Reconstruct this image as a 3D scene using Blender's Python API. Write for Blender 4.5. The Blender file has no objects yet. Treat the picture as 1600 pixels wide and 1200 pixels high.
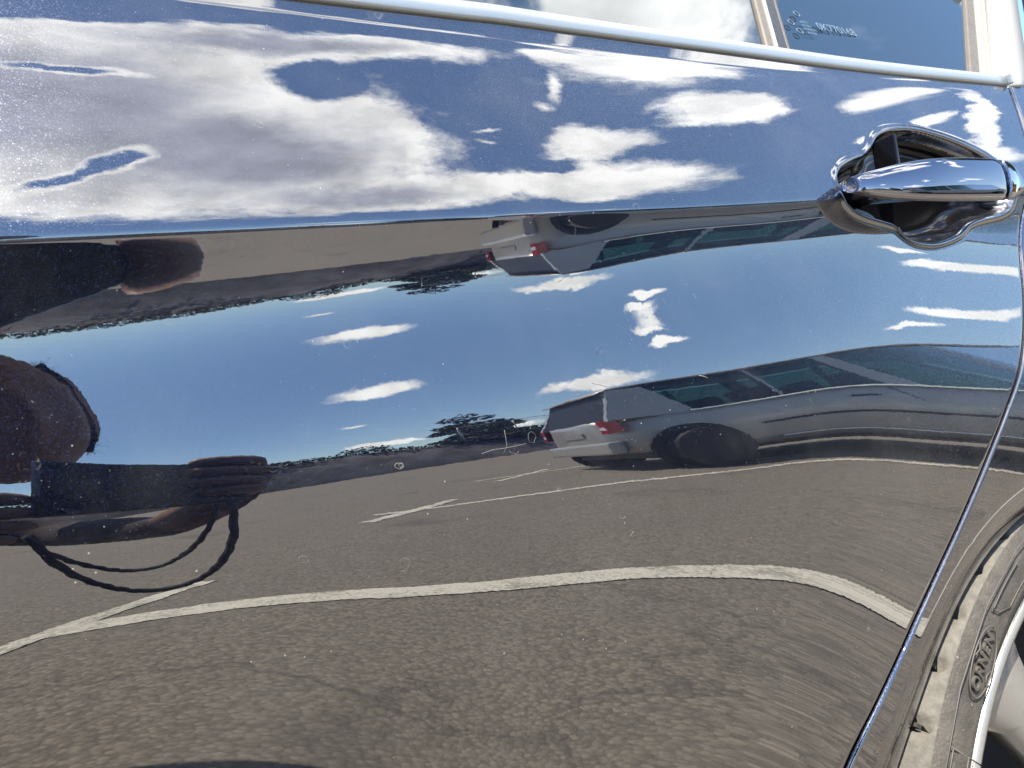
import bpy, bmesh, math, random
import numpy as np
from mathutils import Vector, Matrix
random.seed(4); rng = np.random.default_rng(4)
R = math.radians
SC = bpy.context.scene
COL = SC.collection

# ------------------------------------------------------------------ camera
FPX = 1081.0; DC = 0.27; HC = 0.76           # focal length in px of a 1600 px frame, camera distance and height
def _u(v):
    v = np.array(v, float); return v/np.linalg.norm(v)
_cx = _u([1734, -365, FPX]); _cy = _u([-639, 162, FPX]); _cy = _u(_cy-_cy.dot(_cx)*_cx)
RW = np.stack([_cx, _cy, np.cross(_cx, _cy)])
CAM = np.array([0, -DC, HC])
FWD = RW@[0, 0, 1]; RIGHT = RW@[1, 0, 0]; UP = RW@[0, -1, 0]
cam = bpy.data.cameras.new('camera'); cam.sensor_width = 36; cam.lens = FPX/1600*36
cam.clip_start = .01; cam.clip_end = 3000
camo = bpy.data.objects.new('camera', cam); COL.objects.link(camo); SC.camera = camo
camo.matrix_world = Matrix(((RIGHT[0], UP[0], -FWD[0], CAM[0]), (RIGHT[1], UP[1], -FWD[1], CAM[1]), (RIGHT[2], UP[2], -FWD[2], CAM[2]), (0, 0, 0, 1)))
cam.dof.use_dof = True; cam.dof.focus_distance = .45; cam.dof.aperture_fstop = 45.0

# ------------------------------------------------------------------ sky and sun
SUN = Vector((-.26, -.38, .89)).normalized()
SUN_EL = math.asin(SUN.z); SUN_ROT = math.atan2(SUN.x, SUN.y)
# clouds: centre, half length, half width, turn, strength on the plane (x, -y)/(1+z) of the view direction
CLOUDS=[(0.2932, 0.6786, 0.0544, 0.017, -0.285, 1), (0.5383, 0.6299, 0.071, 0.0225, -0.828, 1), (0.5854, 0.6418, 0.0293, 0.0165, -0.85, 0.9), (0.5792, 0.5126, 0.024, 0.0058, -0.937, 0.9), (0.565, 0.5024, 0.0193, 0.004, -0.789, 0.55), (0.563, 0.51, 0.0223, 0.004, -0.776, 0.9), (0.7641, 0.353, 0.0299, 0.0067, -0.628, 0.95), (0.7499, 0.3896, 0.0226, 0.005, 2.081, 0.8), (0.2855, 0.7751, 0.0196, 0.0067, -0.22, 0.6), (0.3327, 0.8423, 0.0618, 0.0123, 2.862, 0.9), (0.4822, 0.7803, 0.0579, 0.0112, -0.514, 0.8), (0.0568, 0.2604, 0.1901, 0.143, -0.192, 1.1), (0.1355, 0.315, 0.1736, 0.1419, -0.091, 1.1), (0.1642, 0.1256, 0.1663, 0.0424, -0.25, 1), (0.2346, 0.2689, 0.046, 0.0763, -0.702, 1), (0.0389, 0.1776, 0.0781, 0.0485, -0.639, 1), (0.0525, 0.3838, 0.1013, 0.0495, 0.07, 1), (0.2559, 0.3786, 0.163, 0.0526, -0.284, 0.9), (0.4316, 0.3037, 0.1106, 0.0495, -0.367, 1), (0.4221, 0.2263, 0.0518, 0.0402, -1.018, 0.95), (0.3423, 0.3423, 0.0969, 0.0363, -0.338, 0.9), (0.485, 0.146, 0.0462, 0.0393, -0.142, 1.0), (0.4084, 0.0544, 0.0732, 0.073, -0.344, 1), (0.3561, 0.0607, 0.0358, 0.037, -0.376, 0.9), (0.3685, 0.1351, 0.047, 0.008, 1.307, 0.5), (0.367, 0.1739, 0.0163, 0.0103, -0.031, 0.5), (0.326, 0.2362, 0.0204, 0.0053, -0.532, 0.42), (0.3265, 0.2591, 0.0161, 0.0048, -0.047, 0.4), (0.4413, 0.1557, 0.0087, 0.0278, 0.334, 0.4), (0.5607, 0.1313, 0.0158, 0.0286, -0.407, 0.85), (0.5891, 0.1918, 0.0089, 0.0111, 0.419, 0.85), (0.6135, 0.1925, 0.0954, 0.0141, 1.12, 1), (0.6456, 0.2545, 0.0303, 0.0193, 0.25, 0.9), (0.5849, 0.0212, 0.0117, 0.0092, -0.155, 0.9)]
HOLES=[(0.1878, 0.1905, 0.0182, 0.021, -0.124, 1.1), (0.0855, 0.3306, 0.0199, 0.0084, -0.866, 1.2), (0.0522, 0.3683, 0.0223, 0.0069, 2.34, 1.1), (0.0526, 0.1124, 0.0279, 0.0121, -0.277, 1.1), (0.056, 0.2068, 0.0269, 0.0045, -0.005, 1), (0.3987, 0.2834, 0.0193, 0.0101, -0.369, 0.8)]

class NT:
    def __init__(s, nt): s.nt = nt; s.n = nt.nodes; s.l = nt.links
    def add(s, t, **k):
        n = s.n.new(t)
        for a, b in k.items(): setattr(n, a, b)
        return n
    def put(s, sock, v):
        if hasattr(v, 'links') or isinstance(v, bpy.types.NodeSocket): s.l.new(v, sock)
        else: sock.default_value = v
    def m(s, op, a, b=0.0, c=None, clamp=False):
        n = s.add('ShaderNodeMath', operation=op, use_clamp=clamp); s.put(n.inputs[0], a); s.put(n.inputs[1], b)
        if c is not None: s.put(n.inputs[2], c)
        return n.outputs[0]
    def vm(s, op, a, b=None, sc=None):
        n = s.add('ShaderNodeVectorMath', operation=op); s.put(n.inputs[0], a)
        if b is not None: s.put(n.inputs[1], b)
        if sc is not None: s.put(n.inputs['Scale'], sc)
        return n.outputs['Value'] if op in ('LENGTH', 'DOT_PRODUCT', 'DISTANCE') else n.outputs[0]
    def mix(s, f, a, b, blend='MIX'):
        n = s.add('ShaderNodeMix', data_type='RGBA', blend_type=blend); s.put(n.inputs[0], f)
        s.put(n.inputs[6], a); s.put(n.inputs[7], b); return n.outputs[2]
    def noise(s, v, scale, detail=3.0, rough=.5, out=0, dist=0.0):
        n = s.add('ShaderNodeTexNoise'); s.put(n.inputs['Vector'], v); n.inputs['Scale'].default_value = scale
        n.inputs['Detail'].default_value = detail; n.inputs['Roughness'].default_value = rough; n.inputs['Distortion'].default_value = dist
        return n.outputs[out]
    def ss(s, v, a, b, c=0.0, d=1.0):
        n = s.add('ShaderNodeMapRange', interpolation_type='SMOOTHSTEP'); s.put(n.inputs[0], v)
        for i, q in zip((1, 2, 3, 4), (a, b, c, d)): s.put(n.inputs[i], q)
        return n.outputs[0]
    def vor(s, v, scale, feature='F1', rnd=1.0):
        n = s.add('ShaderNodeTexVoronoi', feature=feature); s.put(n.inputs['Vector'], v); n.inputs['Scale'].default_value = scale
        n.inputs['Randomness'].default_value = rnd; return n
w = bpy.data.worlds.new('World'); SC.world = w; w.use_nodes = True
W = NT(w.node_tree); W.n.clear()
sky = W.add('ShaderNodeTexSky', sky_type='NISHITA', sun_disc=False, sun_elevation=SUN_EL, sun_rotation=SUN_ROT, air_density=1.0, dust_density=.05, ozone_density=4.0)
co = W.add('ShaderNodeTexCoord').outputs['Generated']
sp = W.add('ShaderNodeSeparateXYZ'); W.put(sp.inputs[0], co)
zc = W.m('MAXIMUM', sp.outputs[2], 0.0); den = W.m('ADD', zc, 1.0)
cb = W.add('ShaderNodeCombineXYZ'); W.put(cb.inputs[0], W.m('DIVIDE', sp.outputs[0], den)); W.put(cb.inputs[1], W.m('DIVIDE', W.m('MULTIPLY', sp.outputs[1], -1.0), den))
pc = cb.outputs[0]
nz = W.vm('SUBTRACT', W.noise(pc, 8.0, 6.0, .65, out=1), (.5, .5, .5)); nz2 = W.vm('SUBTRACT', W.noise(pc, 30.0, 5.0, .6, out=1), (.5, .5, .5))
pw = W.vm('ADD', pc, W.vm('ADD', W.vm('SCALE', nz, sc=.085), W.vm('SCALE', nz2, sc=.035)))
pws = W.vm('ADD', pc, W.vm('SCALE', nz2, sc=.026))
def blob(b):
    small = b[2]*b[3] < .0012
    mp = W.add('ShaderNodeMapping', vector_type='TEXTURE'); W.put(mp.inputs[0], pws if small and b not in HOLES else pw)
    mp.inputs[1].default_value = (b[0], b[1], 0); mp.inputs[2].default_value = (0, 0, b[4]); mp.inputs[3].default_value = (b[2]*1.15, b[3]*1.15, 1)
    g = W.add('ShaderNodeTexGradient', gradient_type='QUADRATIC_SPHERE' if False else 'SPHERICAL'); W.put(g.inputs[0], mp.outputs[0])
    return W.m('MULTIPLY', g.outputs[1], b[5])
dens = 0.0; big_ = 0.0
for b in CLOUDS:
    v = blob(b); dens = W.m('MAXIMUM', dens, v)
    if b[2]*b[3] > .0065: big_ = W.m('MAXIMUM', big_, v)
for b in HOLES:
    v = W.m('MULTIPLY', blob((b[0], b[1], b[2]*1.5, b[3]*1.6, b[4], b[5])), .95); dens = W.m('SUBTRACT', dens, v); big_ = W.m('SUBTRACT', big_, v)
f1 = W.noise(pc, 24.0, 10.0, .68); f2 = W.noise(pc, 7.0, 5.0, .55)
# a few more clouds of the same kind over the rest of the sky (outside what the paint shows)
far = W.ss(W.noise(pc, 3.1, 4.0, .5), .56, .70)
away = W.ss(sp.outputs[1], .05, .35)          # only over the far side of the car
left = W.ss(sp.outputs[0], -.25, -.5)
dens = W.m('MAXIMUM', dens, W.m('MULTIPLY', far, W.m('MAXIMUM', away, left)))
d2 = W.m('ADD', dens, W.m('MULTIPLY', W.m('SUBTRACT', f1, .5), .85))
cover = W.ss(d2, .10, .50)
thick = W.ss(W.m('ADD', big_, W.m('MULTIPLY', W.m('SUBTRACT', f2, .5), 1.1)), .30, .85)
lum = W.m('MULTIPLY', W.ss(W.noise(pc, 20.0, 6.0, .55), .30, .68, .78, 1.10), 1.0)
ccol = W.mix(thick, (11.8, 11.7, 11.3, 1), (4.5, 4.7, 5.5, 1))
ccol = W.vm('SCALE', ccol, sc=lum)
lp = W.mix(W.m('MULTIPLY', cover, .96), sky.outputs[0], ccol)
bg = W.add('ShaderNodeBackground'); W.put(bg.inputs[0], lp); bg.inputs[1].default_value = .105
wo = W.add('ShaderNodeOutputWorld'); W.l.new(bg.outputs[0], wo.inputs[0])
w.cycles.sampling_method = 'MANUAL'; w.cycles.sample_map_resolution = 512
sl = bpy.data.lights.new('sun', 'SUN'); sl.energy = 4.2; sl.angle = R(.53); sl.color = (1, .915, .79)
so = bpy.data.objects.new('sun', sl); COL.objects.link(so); so.rotation_euler = SUN.to_track_quat('Z', 'Y').to_euler()
vs = SC.view_settings; vs.view_transform = 'Standard'; vs.look = 'None'; vs.exposure = 1.75; vs.gamma = 1
SC.render.film_transparent = False
SC.cycles.max_bounces = 8; SC.cycles.caustics_reflective = False

# ------------------------------------------------------------------ helpers
def link(o, parent=None):
    COL.objects.link(o)
    if parent is not None: o.parent = parent
    return o
def tag(o, label, cat=None, group=None):
    o['label'] = label
    if cat: o['category'] = cat
    if group: o['group'] = group
    return o
def thing(name, label, cat, loc=(0, 0, 0), group=None, rz=0.0):
    o = bpy.data.objects.new(name, None); o.empty_display_size = .1; link(o); o.location = loc; o.rotation_euler = (0, 0, rz)
    return tag(o, label, cat, group)
def mesh_obj(name, verts, faces, mat, parent=None, smooth=False, kind=None):
    me = bpy.data.meshes.new(name); me.from_pydata([tuple(map(float, v)) for v in verts], [], [tuple(map(int, f)) for f in faces])
    me.update(); 
    if mat: me.materials.append(mat)
    if smooth: me.polygons.foreach_set('use_smooth', [True]*len(me.polygons))
    o = bpy.data.objects.new(name, me); link(o, parent)
    if kind: o['kind'] = kind
    return o
def bm_obj(name, bm, mat, parent=None, smooth=False, kind=None):
    me = bpy.data.meshes.new(name); bmesh.ops.recalc_face_normals(bm, faces=bm.faces); bm.to_mesh(me); bm.free()
    if mat: me.materials.append(mat)
    if smooth: me.polygons.foreach_set('use_smooth', [True]*len(me.polygons))
    o = bpy.data.objects.new(name, me); link(o, parent)
    if kind: o['kind'] = kind
    return o
def add_box(bm, c, s, rot=None, bev=0.0):
    r = bmesh.ops.create_cube(bm, size=1.0); M = Matrix.Translation(c)@((rot or Matrix.Identity(3)).to_4x4())@Matrix.Diagonal((*s, 1))
    bmesh.ops.transform(bm, matrix=M, verts=r['verts'])
    if bev:
        es = list({e for v in r['verts'] for e in v.link_edges}); bmesh.ops.bevel(bm, geom=es, offset=bev, segments=2, affect='EDGES', profile=.6)
def box(name, c, s, mat, parent=None, rot=None, bev=0.0, kind=None):
    bm = bmesh.new(); add_box(bm, c, s, rot, bev); return bm_obj(name, bm, mat, parent, False, kind)
def tube_data(pts, rad, n=8, close=False):
    pts = [Vector(p) for p in pts]; V = []; Fc = []; m = len(pts)
    up = Vector((0, 0, 1)); prev = None
    for i, p in enumerate(pts):
        t = (pts[min(i+1, m-1)]-pts[max(i-1, 0)]).normalized()
        a = (prev-t*prev.dot(t)) if prev is not None else t.cross(up)
        if a.length < 1e-4: a = t.cross(Vector((1, 0, 0)))
        a.normalize(); b = t.cross(a); prev = a
        r = rad[i] if hasattr(rad, '__len__') else rad
        V += [p+a*math.cos(k/n*2*math.pi)*r+b*math.sin(k/n*2*math.pi)*r for k in range(n)]
    for i in range(m-1):
        for k in range(n): Fc.append((i*n+k, i*n+(k+1) % n, (i+1)*n+(k+1) % n, (i+1)*n+k))
    Fc.append(tuple(range(n))[::-1]); Fc.append(tuple((m-1)*n+k for k in range(n)))
    return V, Fc
def tube(name, pts, rad, mat, parent=None, n=8):
    V, Fc = tube_data(pts, rad, n); return mesh_obj(name, V, Fc, mat, parent, True)
def loft(name, rings, mat, parent=None, closed=True, caps=True, smooth=True, sub=0):
    """rings: lists of points, all of one length"""
    n = len(rings[0]); V = [p for r in rings for p in r]; Fc = []
    for i in range(len(rings)-1):
        for k in range(n if closed else n-1): Fc.append((i*n+k, i*n+(k+1) % n, (i+1)*n+(k+1) % n, (i+1)*n+k))
    if caps: Fc.append(tuple(range(n))[::-1]); Fc.append(tuple((len(rings)-1)*n+k for k in range(n)))
    o = mesh_obj(name, V, Fc, mat, parent, smooth)
    bm = bmesh.new(); bm.from_mesh(o.data); bmesh.ops.recalc_face_normals(bm, faces=bm.faces); bm.to_mesh(o.data); bm.free()
    if sub:
        md = o.modifiers.new('sub', 'SUBSURF'); md.levels = sub; md.render_levels = sub
    return o
def sweep(name, path, prof, mat, parent=None, frames=None, caps=True, smooth=True):
    """prof: (out, up) pairs; path points with y; out = -y, up = z"""
    return loft(name, [[(p[0], p[1]-a, p[2]+b) for a, b in prof] for p in path], mat, parent, True, caps, smooth)
def text_obj(name, body, size, mat, parent, M, depth=.0004, bold=0.0):
    cu = bpy.data.curves.new(name, 'FONT'); cu.body = body; cu.size = size; cu.extrude = depth; cu.offset = bold; cu.align_x = 'CENTER'; cu.align_y = 'CENTER'
    t = bpy.data.objects.new('tmp_text', cu); COL.objects.link(t)
    dg = bpy.context.evaluated_depsgraph_get(); me = bpy.data.meshes.new_from_object(t.evaluated_get(dg)); bpy.data.objects.remove(t)
    me.name = name; me.materials.clear(); me.materials.append(mat); o = bpy.data.objects.new(name, me); link(o, parent); o.matrix_local = M
    return o
# ------------------------------------------------------------------ materials
def mat(name, col=(.5, .5, .5), rough=.5, metal=0.0, spec=None, coat=0.0, coatior=1.5, noise=None, bump=None, ior=1.5, trans=0.0, emit=None):
    m = bpy.data.materials.new(name); m.use_nodes = True; T = NT(m.node_tree); b = T.n['Principled BSDF']
    b.inputs['Roughness'].default_value = rough; b.inputs['Metallic'].default_value = metal; b.inputs['IOR'].default_value = ior
    b.inputs['Coat Weight'].default_value = coat; b.inputs['Coat IOR'].default_value = coatior; b.inputs['Coat Roughness'].default_value = .01
    b.inputs['Transmission Weight'].default_value = trans
    oc = T.add('ShaderNodeTexCoord').outputs['Object']
    if noise:
        sc, amt = noise; n = T.noise(oc, sc, 5.0, .6)
        T.put(b.inputs['Base Color'], T.mix(T.ss(n, .3, .7), tuple(c*(1-amt) for c in col)+(1,), tuple(min(1, c*(1+amt)) for c in col)+(1,)))
        T.put(b.inputs['Roughness'], T.ss(T.noise(oc, sc*2.3, 3.0), .3, .7, max(0, rough-.08), min(1, rough+.08)))
    else: b.inputs['Base Color'].default_value = (*col, 1)
    if bump:
        bn = T.add('ShaderNodeBump'); bn.inputs['Distance'].default_value = bump[1]; bn.inputs['Strength'].default_value = 1.0
        T.put(bn.inputs['Height'], T.noise(oc, bump[0], 4.0)); T.put(b.inputs['Normal'], bn.outputs[0])
    if emit: b.inputs['Emission Color'].default_value = (*emit[0], 1); b.inputs['Emission Strength'].default_value = emit[1]
    return m

def paint_mat(name='navy_paint'):
    """metallic navy base with flakes under a glossy clear coat, dust specks and dried drops on top"""
    m = bpy.data.materials.new(name); m.use_nodes = True; T = NT(m.node_tree); b = T.n['Principled BSDF']; out = T.n['Material Output']
    oc = T.add('ShaderNodeTexCoord').outputs['Object']; geo = T.add('ShaderNodeNewGeometry').outputs['Normal']
    fl = T.vor(oc, 3300.0); rv = T.vm('SUBTRACT', fl.outputs['Color'], (.5, .5, .5))
    keep = T.ss(T.vm('DOT_PRODUCT', fl.outputs['Color'], (.33, .33, .33)), .58, .85)
    nf = T.vm('NORMALIZE', T.vm('ADD', geo, T.vm('SCALE', rv, sc=.35)))
    T.put(b.inputs['Normal'], nf)
    T.put(b.inputs['Base Color'], T.mix(keep, (.0025, .0035, .010, 1), (.013, .023, .060, 1)))
    b.inputs['Metallic'].default_value = .85; b.inputs['Roughness'].default_value = .30
    b.inputs['Coat Weight'].default_value = 1.0; b.inputs['Coat IOR'].default_value = 2.6; b.inputs['Coat Roughness'].default_value = .004
    bn = T.add('ShaderNodeBump'); bn.inputs['Distance'].default_value = 1.0; bn.inputs['Strength'].default_value = 1.0
    pe = T.noise(oc, 190.0, 2.0, .5); pe2 = T.noise(oc, 46.0, 1.0, .5)
    mpx = T.add('ShaderNodeMapping'); T.put(mpx.inputs[0], oc); mpx.inputs[3].default_value = (1.0, 1.0, .18)
    px = T.noise(mpx.outputs[0], 260.0, 1.0, .5)
    T.put(bn.inputs['Height'], T.m('ADD', T.m('MULTIPLY', pe, 5.0e-6), T.m('ADD', T.m('MULTIPLY', pe2, 9.0e-6), T.m('MULTIPLY', px, 2.5e-6))))
    T.put(b.inputs['Coat Normal'], bn.outputs[0])
    # wear: specks of dust and rings of dried water
    def specks(scale, r, frac, off):
        v = T.vor(T.vm('ADD', oc, (off, off*.7, off*1.3)), scale)
        s2 = T.add('ShaderNodeSeparateColor'); T.put(s2.inputs[0], v.outputs['Color'])
        rr = T.m('MULTIPLY', T.m('ADD', s2.outputs[1], .35), r)
        d = v.outputs['Distance']
        return T.m('MULTIPLY', T.m('LESS_THAN', d, rr), T.m('GREATER_THAN', s2.outputs[0], 1-frac)), v, s2
    a1, _, _ = specks(520.0, .12, .5, 0.0); a2, _, _ = specks(170.0, .05, .4, 3.1)
    cl = T.ss(T.noise(oc, 9.0, 3.0, .6), .42, .66)
    a1 = T.m('MULTIPLY', a1, T.m('ADD', T.m('MULTIPLY', cl, .75), .12)); 
    dist = T.vm('ADD', oc, T.vm('SCALE', T.vm('SUBTRACT', T.noise(oc, 300.0, 2.0, out=1), (.5, .5, .5)), sc=.0032))
    v3 = T.vor(dist, 62.0); s3 = T.add('ShaderNodeSeparateColor'); T.put(s3.inputs[0], v3.outputs['Color'])
    ring = T.m('SUBTRACT', 1.0, T.ss(T.m('ABSOLUTE', T.m('SUBTRACT', v3.outputs['Distance'], T.m('MULTIPLY', T.m('ADD', s3.outputs[2], .5), .15))), .006, .03))
    ring = T.m('MULTIPLY', ring, T.m('GREATER_THAN', s3.outputs[0], .86)); ring = T.m('MULTIPLY', ring, T.ss(T.noise(oc, 210.0, 2.0), .42, .6))
    haze = T.m('MULTIPLY', T.ss(T.noise(oc, 13.0, 5.0, .65), .45, .8), .035)
    fac = T.m('ADD', T.m('MAXIMUM', T.m('MAXIMUM', T.m('MULTIPLY', a1, .26), T.m('MULTIPLY', a2, .5)), T.m('MULTIPLY', ring, .10)), haze, clamp=True)
    df = T.add('ShaderNodeBsdfDiffuse'); df.inputs[0].default_value = (.42, .41, .38, 1)
    mx = T.add('ShaderNodeMixShader'); T.put(mx.inputs[0], fac); T.l.new(b.outputs[0], mx.inputs[1]); T.l.new(df.outputs[0], mx.inputs[2]); T.l.new(mx.outputs[0], out.inputs[0])
    return m
PAINT = paint_mat()
M_chrome = mat('satin_trim', (.40, .43, .44), .30, .45)
M_handle = mat('handle_lacquer', (.24, .24, .27), .03, 1.0)
M_black = mat('black_rubber', (.012, .012, .013), .55, noise=(80, .3))
M_gloss_black = mat('black_gloss_trim', (.01, .01, .012), .12, ior=1.7)
M_cream = mat('pale_weather_strip', (.11, .098, .08), .5, noise=(90, .08))
M_grey = mat('grey_seal', (.020, .022, .026), .45, noise=(90, .1))
M_white = mat('bright_frame', (.31, .305, .28), .35, .15)
M_dark = mat('dark_cabin', (.02, .02, .022), .9)
M_steel = mat('light_steel', (.60, .60, .58), .35, .7)

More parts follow.
